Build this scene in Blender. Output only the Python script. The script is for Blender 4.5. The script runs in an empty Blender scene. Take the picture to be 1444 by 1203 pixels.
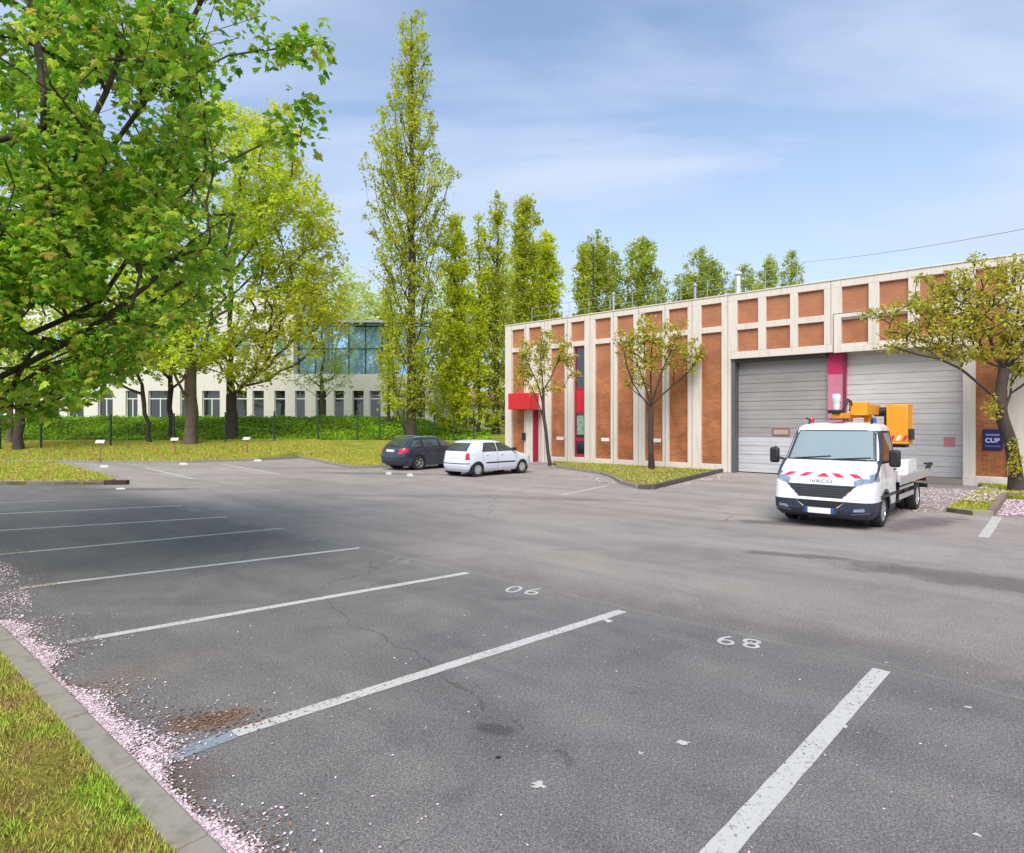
import bpy, math, random
import numpy as np
from mathutils import Vector, Matrix
R = math.radians
C = bpy.context.scene.collection
scene = bpy.context.scene

# ------------------------------------------------------------------ camera, sky, sun
CAMH, F = 2.1, 893.0
cam = bpy.data.cameras.new('camera'); cam_o = bpy.data.objects.new('camera', cam); C.objects.link(cam_o)
cam.lens = 36.0 * F / 1444; cam.shift_y = -5.5 / 1444; cam.clip_end = 3000; cam.clip_start = 0.05
cam_o.location = (0, 0, CAMH); cam_o.rotation_euler = (R(90), 0, 0)
scene.camera = cam_o
SUN_EL, SUN_DIR = 50, Vector((-0.18, -0.80, 0))          # sun stands behind the camera, to the left
w = bpy.data.worlds.new('World'); scene.world = w; w.use_nodes = True
nt = w.node_tree; nt.nodes.clear()
def N(nt, t, **k):
    n = nt.nodes.new(t)
    for a, b in k.items():
        if a in n.inputs.keys() if hasattr(n.inputs, 'keys') else False: n.inputs[a].default_value = b
        else: setattr(n, a, b)
    return n
sky = N(nt, 'ShaderNodeTexSky'); sky.sky_type = 'NISHITA'; sky.sun_disc = False
sky.sun_elevation = R(SUN_EL); sky.sun_rotation = math.atan2(SUN_DIR.x, SUN_DIR.y)
sky.air_density = 1.0; sky.dust_density = 0.9; sky.ozone_density = 1.6
tc = N(nt, 'ShaderNodeTexCoord'); sep = N(nt, 'ShaderNodeSeparateXYZ')
nt.links.new(tc.outputs['Generated'], sep.inputs[0])
# thin cloud on a plane high above: direction / (z + .12)
add = N(nt, 'ShaderNodeMath', operation='ADD'); add.inputs[1].default_value = .13; nt.links.new(sep.outputs[2], add.inputs[0])
dv = N(nt, 'ShaderNodeVectorMath', operation='DIVIDE'); nt.links.new(tc.outputs['Generated'], dv.inputs[0])
cb = N(nt, 'ShaderNodeCombineXYZ')
for i in range(3): nt.links.new(add.outputs[0], cb.inputs[i])
nt.links.new(cb.outputs[0], dv.inputs[1])
mp = N(nt, 'ShaderNodeMapping'); mp.inputs['Scale'].default_value = (.55, 1.15, 0); mp.inputs['Rotation'].default_value = (0, 0, R(12)); mp.inputs['Location'].default_value = (.7, .4, 0)
nt.links.new(dv.outputs[0], mp.inputs[0])
n1 = N(nt, 'ShaderNodeTexNoise'); n1.inputs['Scale'].default_value = 1.1; n1.inputs['Detail'].default_value = 7; n1.inputs['Roughness'].default_value = .52; n1.inputs['Distortion'].default_value = .35
nt.links.new(mp.outputs[0], n1.inputs['Vector'])
rp = N(nt, 'ShaderNodeValToRGB'); rp.color_ramp.elements[0].position = .40; rp.color_ramp.elements[0].color = (.10, .10, .10, 1); rp.color_ramp.elements[1].position = .60; rp.color_ramp.elements[1].color = (.95, .95, .95, 1)
nt.links.new(n1.outputs[0], rp.inputs[0])
CLOUD = (2.15, 2.48, 3.12, 1)
mx = N(nt, 'ShaderNodeMix'); mx.data_type = 'RGBA'
hzm = N(nt, 'ShaderNodeMapRange'); hzm.inputs[1].default_value = .55; hzm.inputs[2].default_value = 0; hzm.inputs[3].default_value = 0; hzm.inputs[4].default_value = .9; nt.links.new(sep.outputs[2], hzm.inputs[0])
mxf = N(nt, 'ShaderNodeMath', operation='MAXIMUM'); nt.links.new(rp.outputs[0], mxf.inputs[0]); nt.links.new(hzm.outputs[0], mxf.inputs[1])
nt.links.new(mxf.outputs[0], mx.inputs['Factor']); skm = N(nt, 'ShaderNodeVectorMath', operation='MULTIPLY'); skm.inputs[1].default_value = (.76, .74, .72); nt.links.new(sky.outputs[0], skm.inputs[0]); nt.links.new(skm.outputs[0], mx.inputs['A']); mx.inputs['B'].default_value = CLOUD
bg = N(nt, 'ShaderNodeBackground'); bg.inputs[1].default_value = .15
nt.links.new(mx.outputs['Result'], bg.inputs[0])
wo = N(nt, 'ShaderNodeOutputWorld'); nt.links.new(bg.outputs[0], wo.inputs[0])
sun = bpy.data.lights.new('sun', 'SUN'); sun.energy = 1.9; sun.angle = R(40); sun.color = (1, .96, .90)
sun_o = bpy.data.objects.new('sun', sun); C.objects.link(sun_o)
sd = SUN_DIR.normalized() * math.cos(R(SUN_EL)); sd.z = math.sin(R(SUN_EL))
sun_o.rotation_euler = sd.to_track_quat('Z', 'Y').to_euler()
scene.view_settings.view_transform = 'Standard'; scene.view_settings.look = 'None'
scene.view_settings.exposure = 1.08; scene.view_settings.gamma = 1
scene.cycles.max_bounces = 9; scene.cycles.diffuse_bounces = 6; scene.cycles.transmission_bounces = 6; scene.cycles.transparent_max_bounces = 12
try: scene.cycles.use_denoising = True
except Exception: pass

# ------------------------------------------------------------------ helpers
def tag(o, label=None, cat=None, group=None, kind=None):
    if label: o['label'] = label
    if cat: o['category'] = cat
    if group: o['group'] = group
    if kind: o['kind'] = kind
    return o
def empty(name, loc=(0, 0, 0), rz=0, **k):
    o = bpy.data.objects.new(name, None); C.objects.link(o); o.location = loc; o.rotation_euler = (0, 0, rz)
    o.empty_display_size = .2
    return tag(o, **k)
def link(name, me, mat=None, parent=None):
    o = bpy.data.objects.new(name, me); C.objects.link(o)
    if mat is not None:
        for m in (mat if isinstance(mat, (list, tuple)) else [mat]): me.materials.append(m)
    if parent is not None: o.parent = parent
    return o
def copy_tree(o, parent=None):
    c = o.copy(); C.objects.link(c); c.parent = parent
    for ch in list(o.children): copy_tree(ch, c)
    return c
class MB:
    def __init__(s): s.v = []; s.f = []; s.sm = []
    def add(s, vs, fs, sm=False):
        b = len(s.v); s.v += [tuple(p) for p in vs]; s.f += [tuple(i + b for i in q) for q in fs]; s.sm += [sm] * len(fs); return s
    def box(s, x0, x1, y0, y1, z0, z1, m=None):
        vs = [Vector(p) for p in ((x0,y0,z0),(x1,y0,z0),(x1,y1,z0),(x0,y1,z0),(x0,y0,z1),(x1,y0,z1),(x1,y1,z1),(x0,y1,z1))]
        if m is not None: vs = [m @ p for p in vs]
        return s.add(vs, [(0,3,2,1),(4,5,6,7),(0,1,5,4),(1,2,6,5),(2,3,7,6),(3,0,4,7)])
    def bar(s, a, b, wd, ht, up=(0, 0, 1)):
        a = Vector(a); b = Vector(b); d = (b - a).normalized(); side = d.cross(Vector(up)).normalized(); u = side.cross(d)
        vs = [p + side * i * wd / 2 + u * j * ht / 2 for p in (a, b) for i, j in ((-1,-1),(1,-1),(1,1),(-1,1))]
        return s.add(vs, [(0,1,2,3),(7,6,5,4),(0,4,5,1),(1,5,6,2),(2,6,7,3),(3,7,4,0)])
    def prism(s, poly, z0, z1):                      # poly counter-clockwise in x,y
        n = len(poly)
        return s.add([(p[0], p[1], z0) for p in poly] + [(p[0], p[1], z1) for p in poly],
                     [tuple(range(n))[::-1], tuple(range(n, 2*n))] + [(i, (i+1) % n, n+(i+1) % n, n+i) for i in range(n)])
    def tube(s, pts, r, n=8, cap=True):
        pts = [Vector(p) for p in pts]; rs = r if isinstance(r, (list, tuple)) else [r] * len(pts)
        vs = []; prev = None
        for i, p in enumerate(pts):
            d = (pts[min(i+1, len(pts)-1)] - pts[max(i-1, 0)]).normalized()
            if prev is None: a = d.orthogonal().normalized()
            else: a = (prev - d * prev.dot(d)).normalized()
            prev = a; b = d.cross(a)
            vs += [p + (a * math.cos(2*math.pi*k/n) + b * math.sin(2*math.pi*k/n)) * rs[i] for k in range(n)]
        fs = [(i*n+k, i*n+(k+1) % n, (i+1)*n+(k+1) % n, (i+1)*n+k) for i in range(len(pts)-1) for k in range(n)]
        s.add(vs, fs, True)
        if cap:
            b = len(s.v) - len(vs); s.f += [tuple(range(b+n-1, b-1, -1)), tuple(range(b+len(vs)-n, b+len(vs)))]; s.sm += [False, False]
        return s
    def lathe(s, prof, axis='y', n=32, c=(0, 0, 0)):  # prof: (radius, along axis)
        vs = []
        for r, h in prof:
            for k in range(n):
                a = 2*math.pi*k/n; u, v = r*math.cos(a), r*math.sin(a)
                vs.append({'y': (c[0]+u, c[1]+h, c[2]+v), 'z': (c[0]+u, c[1]+v, c[2]+h), 'x': (c[0]+h, c[1]+u, c[2]+v)}[axis])
        return s.add(vs, [(i*n+k, i*n+(k+1) % n, (i+1)*n+(k+1) % n, (i+1)*n+k) for i in range(len(prof)-1) for k in range(n)], True)
    def build(s, name, mat, parent=None, bevel=0, sharp=40, fixn=True):
        me = bpy.data.meshes.new(name); me.from_pydata(s.v, [], s.f)
        me.polygons.foreach_set('use_smooth', [True] * len(s.f) if sharp else s.sm)
        if fixn:
            import bmesh
            bm = bmesh.new(); bm.from_mesh(me); bmesh.ops.recalc_face_normals(bm, faces=bm.faces); bm.to_mesh(me); bm.free()
        if sharp: me.set_sharp_from_angle(angle=R(sharp))
        me.update(); o = link(name, me, mat, parent)
        if bevel:
            m = o.modifiers.new('bevel', 'BEVEL'); m.width = bevel; m.segments = 2; m.limit_method = 'ANGLE'
        return o
def np_mesh(name, verts, faces, mat, parent=None, smooth=False, attr=None):
    """verts (n,3), faces (m,k) all the same k"""
    verts = np.asarray(verts, np.float32); faces = np.asarray(faces, np.int32); m, k = faces.shape
    me = bpy.data.meshes.new(name); me.vertices.add(len(verts)); me.vertices.foreach_set('co', verts.ravel())
    me.loops.add(m*k); me.loops.foreach_set('vertex_index', faces.ravel())
    me.polygons.add(m); me.polygons.foreach_set('loop_start', np.arange(0, m*k, k, dtype=np.int32))
    me.polygons.foreach_set('use_smooth', np.full(m, smooth)); me.update(calc_edges=True)
    if attr is not None:
        a = me.attributes.new('tone', 'FLOAT', 'FACE'); a.data.foreach_set('value', np.asarray(attr, np.float32))
    return link(name, me, mat, parent)

# ---- materials
def new_mat(name):
    m = bpy.data.materials.new(name); m.use_nodes = True; t = m.node_tree; p = t.nodes['Principled BSDF']; return m, t, p
def coords(t, kind='Object', scale=(1, 1, 1)):
    c = N(t, 'ShaderNodeTexCoord'); m = N(t, 'ShaderNodeMapping'); m.inputs['Scale'].default_value = scale
    t.links.new(c.outputs[kind], m.inputs[0]); return m.outputs[0]
def noise(t, vec, scale, detail=5, rough=.55, dist=0):
    n = N(t, 'ShaderNodeTexNoise'); n.inputs['Scale'].default_value = scale; n.inputs['Detail'].default_value = detail
    n.inputs['Roughness'].default_value = rough; n.inputs['Distortion'].default_value = dist
    t.links.new(vec, n.inputs['Vector']); return n.outputs[0]
def ramp(t, fac, stops):
    r = N(t, 'ShaderNodeValToRGB'); e = r.color_ramp.elements
    while len(e) < len(stops): e.new(.5)
    for x, (p, c) in zip(e, stops):
        x.position = p; x.color = (*c, 1) if len(c) == 3 else c
    t.links.new(fac, r.inputs[0]); return r.outputs[0]
def mix(t, fac, a, b, mode='MIX'):
    m = N(t, 'ShaderNodeMix'); m.data_type = 'RGBA'; m.blend_type = mode
    for k, v in (('Factor', fac), ('A', a), ('B', b)):
        if isinstance(v, (int, float)): m.inputs[k].default_value = v
        elif isinstance(v, tuple): m.inputs[k].default_value = (*v, 1) if len(v) == 3 else v
        else: t.links.new(v, m.inputs[k])
    return m.outputs['Result']
def mth(t, op, a, b=0.0, c=None):
    m = N(t, 'ShaderNodeMath', operation=op)
    for i, v in enumerate((a, b) if c is None else (a, b, c)):
        if isinstance(v, (int, float)): m.inputs[i].default_value = v
        else: t.links.new(v, m.inputs[i])
    return m.outputs[0]
def bump(t, p, h, strength=.3, dist=.01):
    b = N(t, 'ShaderNodeBump'); b.inputs['Strength'].default_value = strength; b.inputs['Distance'].default_value = dist
    t.links.new(h, b.inputs['Height']); t.links.new(b.outputs[0], p.inputs['Normal'])
def simple(name, col, rough=.5, metal=0, var=.12, scale=6, coat=0, bmp=0, emit=None):
    m, t, p = new_mat(name); v = coords(t); n = noise(t, v, scale, 6)
    a = tuple(max(0, x * (1 - var)) for x in col); b = tuple(min(1, x * (1 + var)) for x in col)
    t.links.new(ramp(t, n, [(.3, a), (.7, b)]), p.inputs['Base Color'])
    p.inputs['Roughness'].default_value = rough; p.inputs['Metallic'].default_value = metal; p.inputs['Coat Weight'].default_value = coat
    if bmp: bump(t, p, noise(t, v, scale * 8, 4), bmp, .005)
    return m
def leaf_mat(name, stops, trans=.35, rough=.5, tone=(.75, 1.25)):
    m = bpy.data.materials.new(name); m.use_nodes = True; t = m.node_tree; p = t.nodes['Principled BSDF']; out = t.nodes['Material Output']
    g = N(t, 'ShaderNodeNewGeometry'); c = ramp(t, g.outputs['Random Per Island'], stops)
    a = N(t, 'ShaderNodeAttribute'); a.attribute_name = 'tone'
    mr = N(t, 'ShaderNodeMapRange'); mr.inputs['To Min'].default_value = tone[0]; mr.inputs['To Max'].default_value = tone[1]
    t.links.new(a.outputs['Fac'], mr.inputs[0])
    hs = N(t, 'ShaderNodeHueSaturation'); t.links.new(c, hs.inputs['Color']); t.links.new(mr.outputs[0], hs.inputs['Value'])
    t.links.new(hs.outputs[0], p.inputs['Base Color']); p.inputs['Roughness'].default_value = rough
    p.inputs['Specular IOR Level'].default_value = .3
    tr = N(t, 'ShaderNodeBsdfTranslucent'); g2 = N(t, 'ShaderNodeGamma'); g2.inputs[1].default_value = .85
    t.links.new(hs.outputs[0], g2.inputs[0]); t.links.new(g2.outputs[0], tr.inputs[0])
    ms = N(t, 'ShaderNodeMixShader'); ms.inputs[0].default_value = trans
    t.links.new(p.outputs[0], ms.inputs[1]); t.links.new(tr.outputs[0], ms.inputs[2]); t.links.new(ms.outputs[0], out.inputs[0])
    return m

M = {}
def stained(name, col, dirt, amt=.5):
    m, t, p = new_mat(name); n = noise(t, coords(t), 1.6, 6, .6); st = noise(t, coords(t, scale=(3.2, 3.2, .28)), 2.0, 6, .65); f = noise(t, coords(t), 26, 4, .6)
    c = mix(t, mth(t, 'MULTIPLY', n, .5), col, tuple(x * .86 for x in col)); c = mix(t, mth(t, 'MULTIPLY', ramp(t, st, [(.5, (0, 0, 0)), (.72, (1, 1, 1))]), amt), c, dirt)
    c = mix(t, .35, c, ramp(t, f, [(.3, (.85,)*3), (.7, (1.1,)*3)]), 'MULTIPLY')
    t.links.new(c, p.inputs['Base Color']); p.inputs['Roughness'].default_value = .88; bump(t, p, f, .25, .006); return m
M['concrete'] = stained('concrete', (.74, .665, .58), (.42, .36, .30))
M['kerb'] = stained('kerb stone', (.29, .26, .215), (.13, .11, .085), .6)
M['offwhite'] = stained('offwhite', (.72, .70, .66), (.55, .53, .48), .35)

M['whitepaint'] = simple('white car paint', (.80, .81, .84), .25, var=.03, scale=1, coat=.6)
M['silver'] = simple('silver white car paint', (.70, .73, .80), .3, var=.02, scale=1, coat=.5)
M['darkpaint'] = simple('dark slate car paint', (.035, .045, .075), .25, metal=.3, var=.1, scale=1, coat=.8)
M['black'] = simple('black plastic', (.018, .018, .022), .55, var=.25, scale=12)
M['navy'] = simple('dark bumper plastic', (.03, .034, .055), .5, var=.2, scale=10)
M['rubber'] = simple('tyre rubber', (.022, .021, .021), .85, var=.3, scale=14)
M['alloy'] = simple('alloy', (.45, .46, .48), .4, metal=.6, var=.1)
M['alu'] = simple('aluminium', (.55, .55, .56), .45, metal=.5, var=.12, scale=5)
M['steel'] = simple('galvanised steel', (.42, .44, .46), .5, metal=.4, var=.15)
M['orange'] = simple('orange enamel', (.80, .33, .02), .45, var=.06, scale=3)
M['red'] = simple('red enamel', (.62, .02, .03), .45, var=.08, scale=2)
M['crimson'] = simple('crimson paint', (.42, .012, .05), .5, var=.1, scale=2)
M['lamp_red'] = simple('red lamp glass', (.5, .02, .04), .15, var=.2, scale=10, coat=.5)
M['lamp_clear'] = simple('clear lamp', (.20, .25, .33), .12, var=.35, scale=14, coat=1)
M['fencegreen'] = simple('dark green steel', (.018, .045, .03), .5, var=.2)
M['plate'] = simple('white plate', (.78, .78, .76), .5, var=.04)
M['blue'] = simple('navy blue sign', (.012, .012, .10), .4, var=.1)
M['lilac'] = simple('pale lettering', (.50, .48, .78), .5, var=.05)
M['platebl'] = simple('plate blue', (.02, .08, .4), .4, var=.1)
M['dirt'] = simple('dark soil', (.10, .075, .05), .95, var=.35, scale=4, bmp=.6)
M['wood'] = simple('brown timber', (.28, .13, .08), .7, var=.2)
M['stone'] = simple('white painted stone', (.55, .53, .49), .85, var=.3, scale=9, bmp=.4)
def bark(name, a, b):
    m, t, p = new_mat(name); v = coords(t, scale=(1, 1, .18)); n = noise(t, v, 14, 6, .65)
    n2 = noise(t, coords(t), 2.2, 4)
    t.links.new(mix(t, n2, ramp(t, n, [(.35, a), (.65, b)]), tuple(x * 1.6 for x in b)), p.inputs['Base Color']); p.inputs['Roughness'].default_value = .95
    bump(t, p, n, .7, .03); return m
M['bark'] = bark('dark bark', (.020, .015, .012), (.062, .048, .036)); M['cherrybark'] = bark('cherry bark', (.016, .012, .010), (.055, .042, .034)); M['cherrybark2'] = bark('grey lichened bark', (.025, .02, .016), (.12, .10, .08))
M['barkbrown'] = bark('brown bark', (.045, .032, .022), (.13, .095, .065))
M['barkpale'] = bark('grey bark', (.035, .03, .022), (.12, .105, .075))
def glass_mat(name, col, rough=.04, alpha=1.0):
    m, t, p = new_mat(name); p.inputs['Base Color'].default_value = (*col, 1); p.inputs['Roughness'].default_value = rough
    p.inputs['Specular IOR Level'].default_value = 1.0; p.inputs['Coat Weight'].default_value = .6; p.inputs['Coat Roughness'].default_value = .02
    p.inputs['Alpha'].default_value = alpha; return m
M['glass'] = glass_mat('dark window glass', (.02, .026, .03))
M['cabglass'] = glass_mat('tinted windscreen', (.52, .66, .70), .03, .5)
M['autoglass'] = glass_mat('car window glass', (.06, .075, .085), .05, .8)
M['mirrorglass'] = glass_mat('reflective office glazing', (.10, .22, .42), .04)
for nm in ('mirrorglass',):
    p = M[nm].node_tree.nodes['Principled BSDF']; p.inputs['Metallic'].default_value = .75; p.inputs['Base Color'].default_value = (.40, .66, 1.0, 1)

# ------------------------------------------------------------------ geometry of the site
def sm(a, b, x):
    t = np.clip((x - a) / (b - a), 0, 1); return t*t*(3 - 2*t)
def terrain(X, Y):
    Z = .12 + np.clip(Y - 34.7, 0, 7.6) * .104
    right = sm(-8, -3.5, X)
    top = 2.36 * (1 - right) + 1.28 * right
    return Z + (top - .91) * sm(42.6, 47.6, Y)
def ray(px, Y): return (px - 722) / F * Y
def G(px, py, z=0.0):
    Y = F * (CAMH - z) / (py - 596.0); return Vector((ray(px, Y), Y, z))
def GT(px, py):                                           # point of the lawn seen there
    for Y in np.arange(20, 90, .1):
        z = float(terrain(ray(px, Y), Y))
        if CAMH - z <= (py - 596) * Y / F: return Vector((ray(px, Y), Y, z))
    return Vector((ray(px, 60), 60, float(terrain(0, 60))))
def AT(px, py, Y): return Vector((ray(px, Y), Y, CAMH + (596 - py) * Y / F))
ROW = Vector((.742, -.671, 0)); NRM = Vector((.671, .742, 0))   # along the warehouse front, and into it
ORG = Vector((-.39, 35.2, 0)); WROT = math.atan2(-.671, .742)
def S(px): t = (px - 722) / F; return (35.2*t + .39) / (.742 + .671*t)
def FZ(px, py): return CAMH + (596 - py) * 38.53 / (px + 265)
def W(u, v, z=0): return ORG + ROW*u + NRM*v + Vector((0, 0, z))

# ---- ground materials
def asphalt():
    m, t, p = new_mat('worn asphalt'); v = coords(t)
    g = N(t, 'ShaderNodeNewGeometry'); sp = N(t, 'ShaderNodeSeparateXYZ'); t.links.new(g.outputs['Position'], sp.inputs[0])
    X, Y = sp.outputs[0], sp.outputs[1]
    fine = noise(t, v, 85, 3, .75); grit = noise(t, v, 34, 3, .7); mid = noise(t, v, 1.3, 7, .6, .5); big = noise(t, v, .22, 5, .55, .8)
    vor = N(t, 'ShaderNodeTexVoronoi'); vor.inputs['Scale'].default_value = 48; t.links.new(v, vor.inputs['Vector'])
    # distance across the row of bays (0 on the line joining the ends of the painted lines)
    e = G(880, 860); d = mth(t, 'SUBTRACT', mth(t, 'ADD', mth(t, 'MULTIPLY', X, NRM.x), mth(t, 'MULTIPLY', Y, NRM.y)), e.dot(NRM))
    wob = mth(t, 'MULTIPLY', mth(t, 'SUBTRACT', noise(t, v, 1.2, 3), .5), .25); d = mth(t, 'ADD', d, wob)
    base = ramp(t, mid, [(.25, (.128, .119, .115)), (.5, (.155, .144, .138)), (.78, (.19, .175, .165))])
    aisle = ramp(t, big, [(.3, (.315, .268, .238)), (.5, (.35, .305, .275)), (.7, (.385, .345, .315))])
    aisle = mix(t, .2, aisle, base)
    msk = N(t, 'ShaderNodeMapRange'); msk.inputs[1].default_value = -.35; msk.inputs[2].default_value = 1.1; t.links.new(d, msk.inputs[0])
    far = N(t, 'ShaderNodeMapRange'); far.inputs[1].default_value = 6; far.inputs[2].default_value = 17; far.inputs[3].default_value = .5; t.links.new(Y, far.inputs[0])
    col = mix(t, mth(t, 'MULTIPLY', msk.outputs[0], far.outputs[0]), base, aisle)
    # pale seam along the ends of the bays
    seam = mth(t, 'SUBTRACT', 1.0, mth(t, 'MINIMUM', mth(t, 'MULTIPLY', mth(t, 'ABSOLUTE', mth(t, 'SUBTRACT', d, .1)), 28), 1.0))
    col = mix(t, mth(t, 'MULTIPLY', seam, mth(t, 'MULTIPLY', noise(t, v, 2.5, 4), .55)), col, (.34, .31, .28))
    # stains and other dark or pale patches with their own shapes
    def blob(c, rx, ry, rot, soft=.5):
        a = mth(t, 'SUBTRACT', X, c[0]); b = mth(t, 'SUBTRACT', Y, c[1]); cs, sn = math.cos(rot), math.sin(rot)
        u = mth(t, 'DIVIDE', mth(t, 'ADD', mth(t, 'MULTIPLY', a, cs), mth(t, 'MULTIPLY', b, sn)), rx)
        q = mth(t, 'DIVIDE', mth(t, 'SUBTRACT', mth(t, 'MULTIPLY', b, cs), mth(t, 'MULTIPLY', a, sn)), ry)
        r = mth(t, 'SQRT', mth(t, 'ADD', mth(t, 'MULTIPLY', u, u), mth(t, 'MULTIPLY', q, q)))
        r = mth(t, 'ADD', r, mth(t, 'MULTIPLY', mth(t, 'SUBTRACT', stn, .5), 1.5))
        mr = N(t, 'ShaderNodeMapRange'); mr.inputs[1].default_value = 1.1; mr.inputs[2].default_value = 1.1 - soft; t.links.new(r, mr.inputs[0]); return mr.outputs[0]
    stn = noise(t, v, 2.6, 6, .65)
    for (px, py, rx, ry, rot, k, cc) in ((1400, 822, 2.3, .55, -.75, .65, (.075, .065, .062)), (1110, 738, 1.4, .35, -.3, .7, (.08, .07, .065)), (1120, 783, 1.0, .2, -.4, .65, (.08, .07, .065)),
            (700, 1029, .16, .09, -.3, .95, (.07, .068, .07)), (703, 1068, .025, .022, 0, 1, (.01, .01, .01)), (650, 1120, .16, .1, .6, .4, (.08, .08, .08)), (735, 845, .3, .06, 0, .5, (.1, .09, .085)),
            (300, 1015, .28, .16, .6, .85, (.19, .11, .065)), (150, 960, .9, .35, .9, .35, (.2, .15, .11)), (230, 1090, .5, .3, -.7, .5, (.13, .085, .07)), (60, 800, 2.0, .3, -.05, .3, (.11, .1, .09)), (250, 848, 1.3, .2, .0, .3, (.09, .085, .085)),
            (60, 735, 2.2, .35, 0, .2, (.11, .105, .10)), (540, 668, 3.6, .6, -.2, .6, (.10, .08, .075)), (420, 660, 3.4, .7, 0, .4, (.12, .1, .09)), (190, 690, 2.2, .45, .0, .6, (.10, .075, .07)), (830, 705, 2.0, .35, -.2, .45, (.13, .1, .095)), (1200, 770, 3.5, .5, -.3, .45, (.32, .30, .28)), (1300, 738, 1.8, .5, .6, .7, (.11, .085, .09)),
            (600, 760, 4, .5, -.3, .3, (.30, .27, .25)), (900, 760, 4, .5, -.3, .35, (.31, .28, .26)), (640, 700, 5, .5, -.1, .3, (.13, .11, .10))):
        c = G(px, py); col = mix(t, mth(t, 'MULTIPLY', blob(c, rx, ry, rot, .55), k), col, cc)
    crk = N(t, 'ShaderNodeTexVoronoi'); crk.feature = 'DISTANCE_TO_EDGE'; crk.inputs['Scale'].default_value = .16
    dvv = N(t, 'ShaderNodeVectorMath', operation='ADD'); t.links.new(v, dvv.inputs[0])
    nn = N(t, 'ShaderNodeTexNoise'); nn.inputs['Scale'].default_value = .8; nn.inputs['Detail'].default_value = 6; t.links.new(v, nn.inputs[0]); t.links.new(nn.outputs['Color'], dvv.inputs[1])
    t.links.new(dvv.outputs[0], crk.inputs['Vector'])
    ck = mth(t, 'LESS_THAN', crk.outputs['Distance'], .0022)
    col = mix(t, mth(t, 'MULTIPLY', mth(t, 'MULTIPLY', ck, mth(t, 'GREATER_THAN', big, .52)), .45), col, (.07, .065, .06))
    rot = N(t, 'ShaderNodeMapping'); rot.inputs['Rotation'].default_value = (0, 0, R(42)); t.links.new(v, rot.inputs[0])
    rs = N(t, 'ShaderNodeMapping'); rs.inputs['Scale'].default_value = (.10, .9, 1); t.links.new(rot.outputs[0], rs.inputs[0])
    stk = noise(t, rs.outputs[0], 1.0, 6, .62, .6); col = mix(t, .8, col, ramp(t, stk, [(.34, (.80,)*3), (.5, (1,)*3), (.68, (1.17, 1.15, 1.13))]), 'MULTIPLY')
    pat = noise(t, v, .6, 8, .7, 1.2); col = mix(t, .7, col, ramp(t, pat, [(.38, (.84,)*3), (.5, (1,)*3), (.64, (1.10, 1.08, 1.05))]), 'MULTIPLY')
    gr = ramp(t, fine, [(.36, (.45, .45, .45)), (.5, (1, 1, 1)), (.64, (1.6, 1.6, 1.6))])
    col = mix(t, 1.0, col, gr, 'MULTIPLY'); col = mix(t, .8, col, ramp(t, grit, [(.36, (.8,)*3), (.64, (1.2,)*3)]), 'MULTIPLY')
    sp2 = mth(t, 'LESS_THAN', vor.outputs['Distance'], .19)
    wn = noise(t, v, 31, 1)
    v2 = N(t, 'ShaderNodeTexVoronoi'); v2.inputs['Scale'].default_value = 33; t.links.new(v, v2.inputs['Vector']); col = mix(t, mth(t, 'MULTIPLY', mth(t, 'LESS_THAN', v2.outputs['Distance'], .16), mth(t, 'MULTIPLY', mth(t, 'GREATER_THAN', noise(t, v, 17, 1), .5), .6)), col, (.05, .048, .05))
    col = mix(t, mth(t, 'MULTIPLY', mth(t, 'MULTIPLY', sp2, mth(t, 'GREATER_THAN', wn, .53)), .8), col, (.40, .39, .39))
    t.links.new(col, p.inputs['Base Color'])
    t.links.new(ramp(t, mid, [(.3, (.72,)*3), (.7, (.9,)*3)]), p.inputs['Roughness']); p.inputs['Specular IOR Level'].default_value = .35
    bump(t, p, mth(t, 'ADD', fine, mth(t, 'MULTIPLY', grit, .6)), .55, .006); return m
M['asphalt'] = asphalt()
def worn_paint(name, col, wear=.42, under=(.17, .165, .165), scale=26):
    m, t, p = new_mat(name); v = coords(t); n = noise(t, v, scale, 7, .75); n2 = noise(t, v, 140, 2)
    n3 = noise(t, v, 1.7, 3)
    f = mth(t, 'ADD', mth(t, 'ADD', mth(t, 'MULTIPLY', n, .6), mth(t, 'MULTIPLY', n2, .25)), mth(t, 'MULTIPLY', n3, .15))
    a = N(t, 'ShaderNodeMapRange'); a.inputs[1].default_value = wear - .03; a.inputs[2].default_value = wear + .035; t.links.new(f, a.inputs[0])
    c2 = mix(t, noise(t, v, 6, 4), tuple(x*.85 for x in col), col)
    t.links.new(mix(t, mth(t, 'MULTIPLY', n2, .6), c2, tuple(x*.8 for x in col)), p.inputs['Base Color']); t.links.new(a.outputs[0], p.inputs['Alpha']); p.inputs['Roughness'].default_value = .8; return m
M['line'] = worn_paint('worn white road paint', (.55, .535, .50), .43)
M['lineworn'] = worn_paint('half gone road paint', (.50, .48, .45), .50)
M['linegrey'] = worn_paint('blue grey overpaint', (.26, .29, .33), .43)
M['lineyel'] = worn_paint('yellowed road paint', (.60, .50, .34), .46)
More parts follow.
